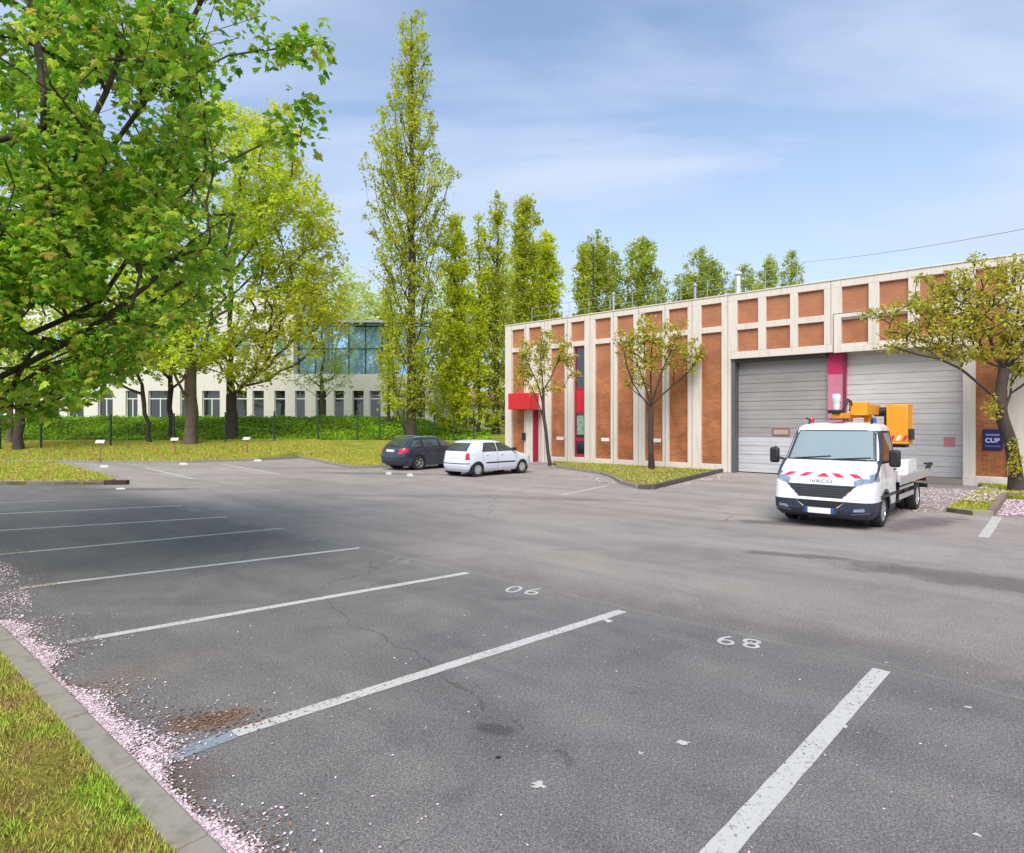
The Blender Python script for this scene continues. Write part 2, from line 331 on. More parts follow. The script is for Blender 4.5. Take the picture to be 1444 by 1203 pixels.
def grass_mat(name, a, b, c):
    m, t, p = new_mat(name); v = coords(t); n = noise(t, v, .9, 6, .6, .4); f = noise(t, v, 30, 4, .7); g = noise(t, v, 7, 5, .6)
    col = ramp(t, n, [(.32, a), (.5, b), (.68, c)])
    col = mix(t, 1.0, col, ramp(t, f, [(.3, (.45,)*3), (.7, (1.5,)*3)]), 'MULTIPLY')
    col = mix(t, 1.0, col, ramp(t, g, [(.3, (.75, .8, .7)), (.7, (1.25, 1.2, 1.2))]), 'MULTIPLY')
    t.links.new(col, p.inputs['Base Color']); p.inputs['Roughness'].default_value = .95; p.inputs['Specular IOR Level'].default_value = .1
    bump(t, p, mth(t, 'ADD', f, g), .8, .05); return m
M['lawn'] = grass_mat('lawn', (.15, .22, .02), (.28, .28, .04), (.38, .31, .08))
M['verge'] = grass_mat('near verge turf', (.16, .10, .035), (.22, .19, .035), (.20, .27, .025))
M['field'] = grass_mat('distant ground', (.10, .13, .03), (.14, .16, .04), (.18, .18, .06))

def brick_mat():
    m, t, p = new_mat('orange brick'); c = N(t, 'ShaderNodeTexCoord'); s = N(t, 'ShaderNodeSeparateXYZ'); t.links.new(c.outputs['Object'], s.inputs[0])
    k = N(t, 'ShaderNodeCombineXYZ'); t.links.new(s.outputs[0], k.inputs[0]); t.links.new(s.outputs[2], k.inputs[1])
    b = N(t, 'ShaderNodeTexBrick'); t.links.new(k.outputs[0], b.inputs['Vector']); b.inputs['Scale'].default_value = 1
    b.inputs['Brick Width'].default_value = .22; b.inputs['Row Height'].default_value = .075; b.inputs['Mortar Size'].default_value = .009
    b.inputs['Color1'].default_value = (.46, .148, .045, 1); b.inputs['Color2'].default_value = (.33, .10, .034, 1); b.inputs['Mortar'].default_value = (.34, .19, .10, 1)
    v = coords(t); n = noise(t, v, .9, 6, .6); n2 = noise(t, coords(t, scale=(4, 4, 20)), 1.5, 4, .7)
    col = mix(t, .75, b.outputs[0], ramp(t, n, [(.32, (.58, .50, .46)), (.5, (1, .95, .9)), (.68, (1.4, 1.42, 1.6))]), 'MULTIPLY')
    col = mix(t, .6, col, ramp(t, n2, [(.3, (.7,)*3), (.7, (1.25,)*3)]), 'MULTIPLY')
    # the upper rows weathered pinker than the lower ones
    mr = N(t, 'ShaderNodeMapRange'); mr.inputs[1].default_value = 3.2; mr.inputs[2].default_value = 6.5; t.links.new(s.outputs[2], mr.inputs[0])
    col = mix(t, mth(t, 'MULTIPLY', mr.outputs[0], .5), col, (.46, .20, .115))
    t.links.new(col, p.inputs['Base Color']); p.inputs['Roughness'].default_value = .85; bump(t, p, b.outputs['Fac'], -.4, .01); return m
M['brick'] = brick_mat()
def shutter_mat(name, ca, cb_, seed):
    m, t, p = new_mat(name); c = N(t, 'ShaderNodeTexCoord'); s = N(t, 'ShaderNodeSeparateXYZ'); t.links.new(c.outputs['Object'], s.inputs[0])
    v = coords(t, scale=(.6, 1, 1.6)); n = noise(t, v, .8, 7, .6, .3); st = noise(t, coords(t, scale=(.5, 1, 2.2)), 1.2 + seed, 5, .6)
    col = ramp(t, n, [(.3, ca), (.7, cb_)]); col = mix(t, .55, col, ramp(t, st, [(.35, (.86,)*3), (.65, (1.08,)*3)]), 'MULTIPLY')
    t.links.new(col, p.inputs['Base Color']); p.inputs['Roughness'].default_value = .55; p.inputs['Metallic'].default_value = .1; return m
M['shut1'] = shutter_mat('grimy grey door panels', (.30, .275, .265), (.40, .37, .355), 0)
M['shut1b'] = shutter_mat('clean grey door panels', (.50, .50, .52), (.60, .60, .62), 1)
M['shut2'] = shutter_mat('pale grey door panels', (.56, .53, .51), (.64, .61, .59), 2)

# ------------------------------------------------------------------ ground
M['bed'] = grass_mat('thin grass over soil', (.20, .15, .09), (.24, .21, .08), (.22, .25, .04))
def sheet(name, poly, z, mat, parent=None, kind='structure'):
    b = MB(); b.add([(p[0], p[1], z) for p in poly], [tuple(range(len(poly)))]); o = b.build(name, mat, parent, fixn=False)
    if kind: tag(o, kind=kind)
    return o
sheet('ground', [(-1500, -300), (1500, -300), (1500, 2200), (-1500, 2200)], -.03, M['field'])
lot = sheet('parking_lot', [(-75, -14), (75, -14), (75, 52), (-75, 52)], 0, M['asphalt'])
def strip(px0, px1, wd, mat, z=.004, name='painted_line', ext=0):
    a = G(*px0) if not isinstance(px0, Vector) else px0; b = G(*px1) if not isinstance(px1, Vector) else px1
    d = (b - a).normalized(); a = a - d * ext; n = Vector((-d.y, d.x, 0)) * wd / 2
    k = 24; vs = []; rnd = random.Random(int(a.x * 100))
    for i in range(k + 1):
        q = a.lerp(b, i / k); vs += [q + n * (1 + rnd.uniform(-.05, .05)), q - n * (1 + rnd.uniform(-.05, .05))]
    bb = MB(); bb.add([(p.x, p.y, z) for p in vs], [(2*i, 2*i+1, 2*i+3, 2*i+2) for i in range(k)]); return bb.build(name, mat, lot, fixn=False)
strip((1013, 1203), (1243, 945), .135, M['line'], ext=1.2)
strip((330, 1035), (878, 862), .125, M['line'])
strip((212, 1079), (330, 1035), .145, M['linegrey'])
strip((133, 900), (660, 808), .12, M['line']); strip((95, 906), (133, 900), .12, M['lineworn'])
strip((80, 823), (507, 773), .12, M['line']); strip((30, 830), (80, 823), .12, M['lineyel'])
strip((40, 778.5), (400, 745), .12, M['line']); strip((-30, 785), (40, 778.5), .12, M['lineyel'])
strip((-160, 758), (320, 729), .12, M['line']); strip((-200, 734), (257, 713), .12, M['line'])
strip((-200, 718), (215, 700), .12, M['lineworn'])
strip((1407, 729), (1387, 758), .17, M['line'])
strip((204, 659.5), (273, 675.5), .13, M['line']); strip((312, 654.5), (395, 669), .13, M['line']); strip((446, 679), (523, 691), .12, M['lineworn'])
strip((723, 685), (813, 672), .13, M['lineworn']); strip((792, 698), (856, 685), .13, M['line'])
def number(txt, px, py, h=.36, ang=None, wear=M['line'], sx=1.0):
    cu = bpy.data.curves.new('num', 'FONT'); cu.body = txt; cu.size = 1.0; cu.align_x = 'CENTER'; cu.align_y = 'CENTER'; cu.space_character = 1.2; cu.offset = .0
    o = bpy.data.objects.new('tmp', cu); C.objects.link(o); bpy.context.view_layer.update()
    me = bpy.data.meshes.new_from_object(o.evaluated_get(bpy.context.evaluated_depsgraph_get())); bpy.data.objects.remove(o)
    me.materials.clear(); q = link('painted_number', me, wear, lot); c = G(px, py)
    q.location = (c.x, c.y, .005); q.rotation_euler = (0, 0, ang if ang is not None else math.atan2(ROW.y, ROW.x) + math.pi); q.scale = (h * 1.05 * sx, h * 1.35, 1); return q
NA = math.atan2(-.40, .92) + math.pi
M['numpaint'] = worn_paint('worn number paint', (.56, .55, .53), .44, scale=34)
number('89', 1042, 905, .29, NA, M['numpaint'], 1.25); number('90', 739, 832.5, .33, NA, M['numpaint'], 1.25); number('91', 566, 790, .36, NA, M['lineworn']); number('92', 437, 758.5, .42, NA, M['lineworn']); number('93', 341, 736.5, .45, NA, M['lineworn'])
number('94', 272, 719, .5, NA, M['lineworn'])
def splat(px, py, r, mat=M['lineworn'], seed=0):
    rnd = random.Random(seed or int(px)); c = G(px, py); b = MB(); n = 14
    b.add([(c.x + math.cos(6.283*i/n) * r * rnd.uniform(.35, 1.2), c.y + math.sin(6.283*i/n) * r * rnd.uniform(.35, 1.1), .0045) for i in range(n)], [tuple(range(n))]); return b.build('paint_spot', mat, lot, fixn=False)
for px, py, r in ((858, 876, .07), (760, 1108, .05), (963, 1048, .045), (904, 1063, .022), (1365, 998, .03), (1190, 1025, .03), (1250, 935, .02), (1378, 1178, .02)): splat(px, py, r, M['line'])

# near verge, kerb along the row of bays
k0, k1 = G(0, 885), G(310, 1203); kd = (k1 - k0).normalized(); kn = Vector((kd.y, -kd.x, 0))          # kn points away from the bays
if kn.x > 0: kn = -kn
o0, o1 = G(0, 915), G(245, 1203)
far_, near_ = -34, 7
kb = MB(); segs = np.arange(far_, near_ + 8, 1.0); rnd = random.Random(3)
for i, s0 in enumerate(segs):
    a = k0 + kd * s0; b = k0 + kd * (s0 + .992); wd = .17; z = .05 + rnd.uniform(-.004, .004)
    kb.prism([(a.x, a.y), ((a + kn*wd).x, (a + kn*wd).y), ((b + kn*wd).x, (b + kn*wd).y), (b.x, b.y)][::-1] if True else [], -.05, z)
kerb = kb.build('kerb', M['kerb'], bevel=.012); tag(kerb, kind='structure')
a = k0 + kd * far_ + kn * .175; b = k0 + kd * (near_ + 8) + kn * .175
q = a + kn * 30; r_ = b + kn * 30
nv = 160; mu = 26
vs = []
for i in range(nv + 1):
    for j in range(mu + 1):
        p_ = a.lerp(b, i / nv) + kn * (30 * (j / mu) ** 2.2); z = .03 + .05 * min(1, j / 6) + .02 * math.sin(p_.x * 3.1) * math.sin(p_.y * 2.7) + .012 * math.sin(p_.x * 9 + p_.y * 7)
        vs.append((p_.x, p_.y, z))
vb = MB(); vb.add(vs, [(i*(mu+1)+j, i*(mu+1)+j+1, (i+1)*(mu+1)+j+1, (i+1)*(mu+1)+j) for i in range(nv) for j in range(mu)], True)
tag(vb.build('verge', M['verge'], sharp=None), kind='structure')

# lawn beyond the lot: fans back from its front edge
edge = [(-900, 654), (-300, 653), (72, 652), (150, 653), (259, 653), (364, 649.5), (423, 646), (445, 650), (470, 656), (500, 661), (560, 658.5), (622, 654.5), (700, 652), (712, 650.5), (716, 650)]
ex = np.linspace(-900, 716, 400); ey = np.interp(ex, [e[0] for e in edge], [e[1] for e in edge])
rows = np.concatenate([[0, .01], np.linspace(.25, 24, 90), [30, 40, 60, 90, 130]])
vs = []
for px, py in zip(ex, ey):
    g = G(px, py)
    for r in rows:
        Y = g.y + r; X = ray(px, Y) if r < 24 else ray(px, Y)
        z = float(terrain(X, Y)) + (.03 * math.sin(X*1.3) * math.sin(Y*1.1) if r > .3 else 0)
        vs.append((X, Y, -.02 if r == 0 else z))
nr = len(rows)
lw = MB(); lw.add(vs, [(i*nr+j, (i+1)*nr+j, (i+1)*nr+j+1, i*nr+j+1) for i in range(len(ex)-1) for j in range(nr-1)], True)
tag(lw.build('lawn', M['lawn'], sharp=None), kind='structure')
def kerbline(pts, wd=.14, z=.13, name='kerb', mat=None):
    b = MB()
    for p, q in zip(pts[:-1], pts[1:]):
        d = (q - p); n = max(1, round(d.length / 1.0))
        for i in range(n):
            a = p.lerp(q, i/n); c = p.lerp(q, (i + .99)/n); s = Vector((-d.y, d.x, 0)).normalized() * wd
            b.prism([(a.x, a.y), (c.x, c.y), ((c+s).x, (c+s).y), ((a+s).x, (a+s).y)], -.05, z)
    return tag(b.build(name, mat or M['kerb'], bevel=.01), kind='structure')
kerbline([G(*e) - Vector((0, .12, 0)) for e in edge[1:]])
nose = [(-900, 655), (-900, 685), (0, 684), (116, 684.3), (146, 684), (160, 681.5), (163, 679), (150, 675), (130, 670), (100, 661), (76, 654)]
npts = [G(*e) for e in nose]
tag(MB().prism([(p.x, p.y) for p in npts], -.02, .12).build('lawn', M['lawn'], fixn=True), kind='structure')
kerbline([p for p in npts[1:]], .14, .14)

# planting bed by the warehouse and the one beside the truck
isl = [G(1019, 664.6), G(917, 689), G(902, 688), G(880, 681.5), G(866, 673), G(850, 668.2), G(786, 659), G(780, 655.5)]
isl += [W(S(782) - .1, -.02), W(S(1019), -.02)]
isl = isl[::-1]
tag(MB().prism([(p.x, p.y) for p in isl], -.02, .10).build('planting_bed', M['bed']), kind='structure')
kerbline([G(1022, 664.2), G(917, 690), G(902, 689)], .13, .15, mat=simple('dark kerb', (.10, .085, .075), .9, var=.3))  # shade on this right-facing kerb side is put into its darker colour
kerbline([G(902, 689), G(880, 682.5), G(866, 674), G(850, 669), G(786, 660)], .12, .12)
bd = [G(1334, 722), G(1372, 727), G(1400, 727.5), G(1418, 703), G(1444, 705), G(1560, 712), W(27, -.05), W(S(1380), -.05), G(1388, 690)]
tag(MB().prism([(p.x, p.y) for p in bd], -.02, .10).build('planting_bed', M['lawn']), kind='structure')
kerbline([G(1403, 727.5), G(1420, 702.8), G(1570, 712)], .13, .16, mat=simple('brown kerb', (.22, .16, .13), .9, var=.3))
kerbline([G(1334, 722), G(1372, 727), G(1401, 728)], .1, .12)

# ------------------------------------------------------------------ the warehouse
wh = empty('warehouse', ORG, WROT, label='brick and cream concrete warehouse with two grey garage doors and a red pillar', cat='warehouse')
H = 7.45; LEN = 31.0; BK = .15
cols = [(722, 739), (745.5, 763), (776.8, 796), (805, 824), (839, 861), (870, 893), (909, 934), (943, 969.5), (988.6, 1017.4)]
U = [(S(a), S(b)) for a, b in cols]
g1 = (S(1030), S(1163.5)); pil = (S(1163.5), S(1190)); g2 = (S(1190), S(1358))
top1 = [(S(1039.5), S(1069)), (S(1080), S(1114)), (S(1125), S(1162))]; top2 = [(S(1187), S(1225)), (S(1240), S(1281)), (S(1297), S(1341))]
c_last = [(S(1376), S(1421))]
x = S(1421) + .95
more = []
while x + 1.3 < LEN: more.append((x, x + 1.25)); x += 1.25 + (.55 if len(more) % 2 else 1.0)
frame = MB(); bricks = []
ZB, ZD0, ZD1, ZT = .33, 5.95, 6.19, 7.18
fr = lambda u0, u1, z0, z1, y0=0.0, y1=BK: frame.box(u0, u1, y0, y1, z0, z1)
# vertical members between the brick columns
edges = [0.0]
allc = U + top1 + top2 + c_last + more
prev = 0.0
for i, (a, b) in enumerate(allc):
    zlow = 0.0
    if (a, b) in top1 and (a, b) != top1[0]: zlow = 5.05
    if (a, b) in top2: zlow = 5.05
    if (a, b) == top1[0]:
        fr(prev, g1[0], 0, ZT); fr(g1[0], a, 5.05, ZT)
    elif (a, b) == c_last[0]:
        fr(prev, g2[1], 5.05, ZT); fr(g2[1], a, 0, ZT)
    elif i == 1: fr(prev, S(741), 0, ZT); fr(S(741), a, 2.78, ZT)
    elif i == 2: fr(prev, S(764), 2.78, ZT); fr(S(764), a, 0, ZT)
    else: fr(prev, a, zlow, ZT)
    prev = b
    fr(a, b, ZD0, ZD1)
    bricks.append((a, b, ZD1, ZT))
    if i in (1,):
        fr(a, S(763), 2.78, ZD0, .02); continue
    if i == 3: fr(a, S(808), 0, ZD0, -.0); fr(S(808), b, 0, .36); continue
    if (a, b) in top1 + top2: bricks.append((a, b, 5.05, ZD0)); continue
    fr(a, b, 0, ZB); bricks.append((a, b, ZB, ZD0))
fr(prev, LEN, 0, ZT)
fr(0, LEN, ZT, H)                                              # parapet band
fr(g1[0], g2[1], 4.76, 5.05)
frame.build('concrete_frame', M['concrete'], wh, bevel=.012)
# the proud spandrel over the right-hand door with its dark joint
sp = MB(); u0, u1 = S(1176.5), S(1362)
for a, b, c, d in ((u0, top2[0][0], 4.72, 6.16), (top2[0][1], top2[1][0], 4.95, 6.02), (top2[1][1], top2[2][0], 4.95, 6.02), (top2[2][1], u1, 4.95, 6.02), (top2[0][0], u1, 4.72, 4.95), (top2[0][0], u1, 6.02, 6.16)):
    sp.box(a, b, -.07, -.002, c, d)
sp.build('spandrel', M['concrete'], wh, bevel=.01)
M['joint'] = simple('dark joint', (.16, .14, .13), .9)
MB().box(u0 - .035, u0 - .004, -.012, -.003, 4.78, 6.169).build('joint', M['joint'], wh); MB().box(u0 - .035, u1, -.012, -.003, 6.17, 6.2).build('joint', M['joint'], wh)
for px in (721.5, 741, 768, 800, 832, 865, 900.5, 938, 976, 1026.6, 1172): MB().box(S(px) - .009, S(px) + .009, -.003, .01, .002 if px < 1100 else 5.06, H - .01).build('joint', M['joint'], wh)
for a, b, z0, z1 in bricks: MB().box(a - .002, b + .002, .11, .2, z0 - .002, z1 + .002).build('brick_panel', M['brick'], wh)
core = MB()
core.box(0.03, g1[0] - .35, .40, 22, 0, H - .3); core.box(g1[0] - .35, g2[1] + .3, .9, 22, 0, H - .3); core.box(g2[1] + .3, LEN, .40, 22, 0, H - .3)
core.box(0, LEN, .151, .40, ZT + .02, H - .005); core.box(0, .25, .4, 22.2, 0, H - .02); core.box(LEN - .25, LEN, .4, 22.2, 0, H - .02); core.box(.25, LEN - .25, 21.95, 22.2, 0, H - .02)
core.box(0, S(741), .201, .40, 0, 2.78); core.box(S(764), S(807.5), .201, .4, 0, ZT + .02); core.box(0, S(764), .201, .40, 2.78, ZT + .02); core.box(S(824.5), g1[0] - .002, .201, .40, 0, ZT + .02); core.box(S(807.5), S(824.5), .201, .4, 5.95, ZT + .02)
core.box(g1[0], g2[1], .201, .899, 4.9, ZT); core.box(g2[1] + .02, LEN, .201, .4, 0, ZT)
core.build('wall', M['concrete'], wh)
MB().box(.3, LEN - .3, .5, 21.9, H - .29, H - .26).build('roof', simple('roof felt', (.22, .21, .20), .9), wh)
MB().box(-.02, LEN + .02, -.03, .28, H + .001, H + .05).build('coping', M['concrete'], wh, bevel=.01)
# garage doors: sections with a rounded face, in deep openings
def gdoor(u0, u1, z0, z1, mats, nlow, pitch=.335):
    d = empty('garage_door', (0, 0, 0)); d.parent = wh
    def sect(zs):
        b = MB()
        for a, c in zs:
            b.box(u0, u1, .50, .56, a + .012, c - .012); b.box(u0, u1, .525, .57, c - .012, c + .012)
            b.box(u0, u1, .493, .499, a + (c-a)*.46, a + (c-a)*.54)
        return b
    n = int((z1 - z0) / pitch); zs = [(z0 + i*pitch, z0 + (i+1)*pitch) for i in range(n + 1)]
    if nlow: sect(zs[:nlow]).build('lower_panel', mats[1], d)
    sect(zs[nlow:]).build('upper_panel', mats[0], d); return d
gd = gdoor(S(1035), g1[1], 0.03, 4.75, (M['shut1'], M['shut1b']), 4, .37)
lb = MB(); ua, ub = S(1083), S(1108)
for a in ((ua, ub, 1.83, 1.88), (ua, ub, 1.58, 1.63), (ua, ua+.05, 1.63, 1.83), (ub-.05, ub, 1.63, 1.83)): lb.box(a[0], a[1], .46, .492, a[2], a[3])
lb.build('vision_panel_frame', M['wood'], gd); MB().box(ua+.05, ub-.05, .472, .492, 1.63, 1.83).build('vision_panel', simple('dusty pane', (.42, .33, .30), .3), gd)
MB().lathe([(0, 0), (.045, 0), (.045, .03), (0, .03)], c=(S(1088), .46, 1.1)).build('lock', M['black'], gd)
gd2 = gdoor(pil[1], g2[1], .2, 4.75, (M['shut2'], M['shut2']), 0, .37)
tag(gd2.children[0] if gd2.children else gd2)
rd = MB(); uc = S(1336)
rd.box(uc - .16, uc + .16, .484, .4925, 1.28, 1.60); rd.build('sticker', simple('faded red sticker', (.52, .20, .22), .6, var=.4, scale=30), gd2)
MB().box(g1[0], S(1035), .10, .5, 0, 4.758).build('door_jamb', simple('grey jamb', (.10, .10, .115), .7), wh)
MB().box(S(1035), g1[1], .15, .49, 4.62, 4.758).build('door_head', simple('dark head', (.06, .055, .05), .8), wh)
MB().box(pil[0], pil[1], .34, .5, 0, 3.95).build('pillar', simple('faded pink paint', (.55, .19, .26), .6, var=.08), wh)
MB().box(pil[0], pil[1], .338, .5, 3.96, 4.757).build('pillar_head', simple('crimson pillar paint', (.55, .02, .11), .5), wh)
MB().box(pil[1] - .10, pil[1], .30, .338, 0, 4.757).build('pillar_edge', simple('dark crimson edge', (.22, .02, .06), .5), wh)
MB().box(S(1215), g2[1], -.12, .5, 0, .2).build('threshold', M['kerb'], wh, bevel=.01)
MB().box(g2[1] + .0, LEN, -.06, -.002, 0, .30).build('plinth', M['concrete'], wh, bevel=.01)
# tall window column
wn = empty('window'); wn.parent = wh; wa, wb = S(808), S(824)
f = MB(); 
for a in ((wa, wa+.09, .36, 5.95), (wb-.05, wb, .36, 5.95)): f.box(a[0], a[1], .14, .22, a[2], a[3])
for z0, z1 in ((.36, .52), (1.16, 1.34), (2.58, 2.68), (3.76, 3.84), (4.50, 4.56), (5.87, 5.95)): f.box(wa+.09, wb-.05, .14, .22, z0, z1)
f.build('frame', M['crimson'], wn)
MB().box(wa+.09, wb-.05, .16, .2, 2.68, 3.76).build('red_panel', M['red'], wn)
for z0, z1 in ((.52, 1.16), (1.34, 2.58), (3.84, 4.50), (4.56, 5.87)): MB().box(wa+.09, wb-.05, .18, .2, z0, z1).build('pane', M['glass'], wn)
MB().box(wa + .12, wb - .14, .172, .178, 1.5, 2.45).build('notice', simple('pale green notice', (.25, .38, .30), .4, var=.6, scale=5), wn)  # mottled green sheet added over the pane for its greenish glass
# entrance door with red canopy
dr = empty('door'); dr.parent = wh; da, db = S(751.5), S(764)
f = MB(); f.box(S(741), S(751), .0, .9, 0, 2.78); f.build('reveal', M['concrete'], dr)
f = MB(); f.box(S(751), S(752.6), .02, .9, 0, 2.78); f.box(S(752.6), db, .55, .6, 1.0, 1.08); f.box(S(752.6), db, .55, .6, 0, .18); f.box(S(752.6), db, .55, .6, 2.1, 2.2); f.build('frame', M['crimson'], dr)
MB().box(S(752.6), db, .61, .64, 0, 2.78).build('pane', M['glass'], dr)
MB().tube([(S(754), .54, .95), (S(754), .54, 1.35)], .02).build('handle', M['alu'], dr)
cn = MB(); cn.box(S(729.5), S(760), -.75, -.002, 2.80, 3.66); cn.build('canopy', M['red'], wh, bevel=.02)
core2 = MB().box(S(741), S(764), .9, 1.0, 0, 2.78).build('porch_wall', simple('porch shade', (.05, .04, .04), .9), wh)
MB().box(S(740) - .12, S(740) + .08, -.12, -.002, 1.15, 1.55).build('letter_box', M['black'], wh, bevel=.015)

# small white numbered plates standing out from the piers
for i, (px, z) in enumerate(((794, 1.30), (857.5, 1.29), (929.5, 1.30))):
    u = S(px); b = MB(); b.box(u - .22, u + .22, -.26, -.235, z - .08, z + .08); b.box(u - .02, u + .02, -.235, .1, z - .02, z + .02)
    o = b.build('bay_plate', M['plate']); o.location = ORG; o.rotation_euler = (0, 0, WROT)
    tag(o, ['small white plate on the brick left of the tall red window', 'small white plate on the brick just right of the tall window', 'small white plate on the wall beside the middle cherry tree'][i], 'plate', 'white bay plates on the warehouse wall')
# blue sign right of the doors
sg = empty('wall_sign', W(S(1399.5), 0.08, 1.54), WROT, label='navy blue sign with pale lettering on the brick beside the right garage door', cat='sign')
hw, hh = .265, .34
MB().box(-hw, hw, -.03, 0, -hh, hh).build('board', M['blue'], sg, bevel=.03)
def text3(txt, size, loc, rot, mat, parent, name='lettering', ext=.002, sx=1, off=0.0):
    cu = bpy.data.curves.new('t', 'FONT'); cu.body = txt; cu.size = size; cu.align_x = 'CENTER'; cu.align_y = 'CENTER'; cu.extrude = ext; cu.offset = off
    o = bpy.data.objects.new('t', cu); C.objects.link(o); bpy.context.view_layer.update()
    me = bpy.data.meshes.new_from_object(o.evaluated_get(bpy.context.evaluated_depsgraph_get())); bpy.data.objects.remove(o)
    me.materials.clear(); q = link(name, me, mat, parent); q.location = loc; q.rotation_euler = rot; q.scale = (sx, 1, 1); return q
text3('CUB', .20, (0, -.033, -.03), (R(90), 0, 0), M['lilac'], sg, off=.008)
M['rule'] = simple('dim lilac', (.22, .22, .45), .5)
MB().box(-.18, .18, -.034, -.0302, .13, .19).build('rule', M['rule'], sg); MB().box(-.21, .21, -.034, -.0302, -.22, -.20).build('rule', M['rule'], sg)
# roof guard rail, mast and vents
gr = empty('guard_rail', ORG, WROT, label='thin galvanised guard rail running along the warehouse roof edge', cat='railing')
us = np.arange(S(735), S(1115), 1.28)
rl = MB()
for z in (.98, .52): rl.tube([(us[0], .9, H + z), (us[-1], .9, H + z)], .011, 6)
rl.build('rail', M['steel'], gr)
for i, u in enumerate(us): MB().tube([(u, .9, H - .28), (u, .9, H + 1.0)], .016, 6).build('post', M['steel'], gr)
for i, (px, v, top, r, nm, lab) in enumerate(((801.5, 2.2, 4.1, .035, 'mast', 'tall thin dark mast standing on the warehouse roof'), (840, 1.6, 1.15, .06, 'vent_pipe', 'dark vent pipe on the roof above the tall window'), (957, 1.6, .95, .06, 'vent_pipe', 'grey vent pipe on the roof behind the guard rail middle'), (1023.5, 1.3, 1.1, .09, 'vent_pipe', 'thick pale vent pipe on the roof left of the garage doors'))):
    b = MB(); b.tube([(0, 0, -.3), (0, 0, top)], r, 12)
    if r > .05: b.lathe([(0, top+.2), (r*1.7, top+.08), (r*1.7, top+.02), (0, top+.02)], 'z')
    else:
        b.bar((-.12, 0, top - .1), (.12, 0, top - .1), .012, .012)
    o = b.build(nm, M['black'] if i == 0 else (M['steel'] if i < 3 else M['plate'])); p_ = W(S(px), v, H); o.location = p_; tag(o, lab, 'mast' if i == 0 else 'pipe')

# ------------------------------------------------------------------ office building across the lawn
ob = empty('office_building', (0, 54, 2.40), 0, label='pale two storey office building with blue mirrored glazing behind the trees', cat='office building')
def OX(px): return ray(px, 54)
def OZ(py): return CAMH + (596 - py) * 54 / F - 2.40
x0, xs, x1 = OX(-420), OX(414), OX(612)
wins = [(-330,-300),(-285,-255),(-240,-210),(-195,-165),(-150,-120),(-105,-80),(-60,-35),(-18,5),(28,50),(62,84),(95,118), (138,159), (177,194), (254,275), (285,310), (332,348), (356,372), (387,402), (416,430), (445,460), (471,485), (497,513), (521,537), (556,572), (586,600)]
wl = MB(); zb, zt = OZ(588.5), OZ(551); zpar = OZ(527.5)
cur = x0
holes = sorted([(OX(a), OX(b)) for a, b in wins] + [(OX(209), OX(240))])
for a, b in holes: wl.box(cur, a, 0, .35, -.6, zt); cur = b
wl.box(cur, x1, 0, .35, -.6, zt)
for a, b in holes: wl.box(a, b, 0, .35, -.6, zb)
wl.box(xs, x1, 0, .35, zt, zpar)
up = [(xx, xx + 24) for xx in range(-400, 380, 52)] + [(389, 402)]
ztop = OZ(418); z1_, z2_ = OZ(503), OZ(470)
wl.box(x0, xs, 0, .35, zt, z1_); cur = x0
for a, b in up: wl.box(cur, OX(a), 0, .35, z1_, z2_); cur = OX(b)
wl.box(cur, xs, 0, .35, z1_, z2_); wl.box(x0, xs, 0, .35, z2_, ztop)
wl.box(xs - .35, xs, .352, 14, zpar, ztop); wl.box(x0, x0 + .35, .352, 14, -.6, ztop); wl.box(x1 - .35, x1, .352, 14, -.6, zpar)
wl.box(x0 + .36, x1 - .36, 13.6, 14, -.6, zpar); wl.box(x0 + .36, xs - .36, 13.6, 14, zpar, ztop)
wl.build('wall', M['offwhite'], ob)
MB().box(x0 - .1, xs + .1, -.1, 14.1, ztop + .002, ztop + .25).build('roof', M['steel'], ob)
MB().box(xs + .002, x1 - .36, .36, 13.5, zpar - .4, zpar - .35).build('terrace', M['steel'], ob)
for a, b in holes:
    w_ = empty('window'); w_.parent = ob
    b_ = MB(); b_.box(a + .06, b - .06, .19, .24, zt - .72, zt - .64)
    for s0, s1 in ((a, a + .06), (b - .06, b)): b_.box(s0, s1, .19, .24, zb, zt)
    if b - a > 1: b_.box((a+b)/2 - .04, (a+b)/2 + .04, .186, .24, zb, zt - .72)
    b_.build('frame', M['plate'], w_); MB().box(a + .06, b - .06, .25, .27, zb, zt).build('pane', M['glass'], w_)
for a, b in up: MB().box(OX(a), OX(b), .25, .27, z1_, z2_).build('window', M['mirrorglass'], ob)
gz = MB(); ga, gb, gt = xs + .01, OX(603), OZ(453)
cwn = empty('glazed_storey'); cwn.parent = ob
MB().box(ga, gb, 1.2, 1.3, zpar - .35, gt).build('pane', M['mirrorglass'], cwn)
fr_ = MB(); 
for xx in np.arange(ga, gb, 1.45): fr_.box(xx, xx + .09, 1.12, 1.19, zpar - .35, gt)
for z in (zpar - .1, (zpar + gt) / 2, gt - .3): fr_.box(ga, gb, 1.09, 1.118, z, z + .09)
fr_.build('mullions', M['fencegreen'], cwn); MB().box(ga, gb + .3, .6, 12, gt + .002, gt + .2).build('roof_edge', M['steel'], cwn)

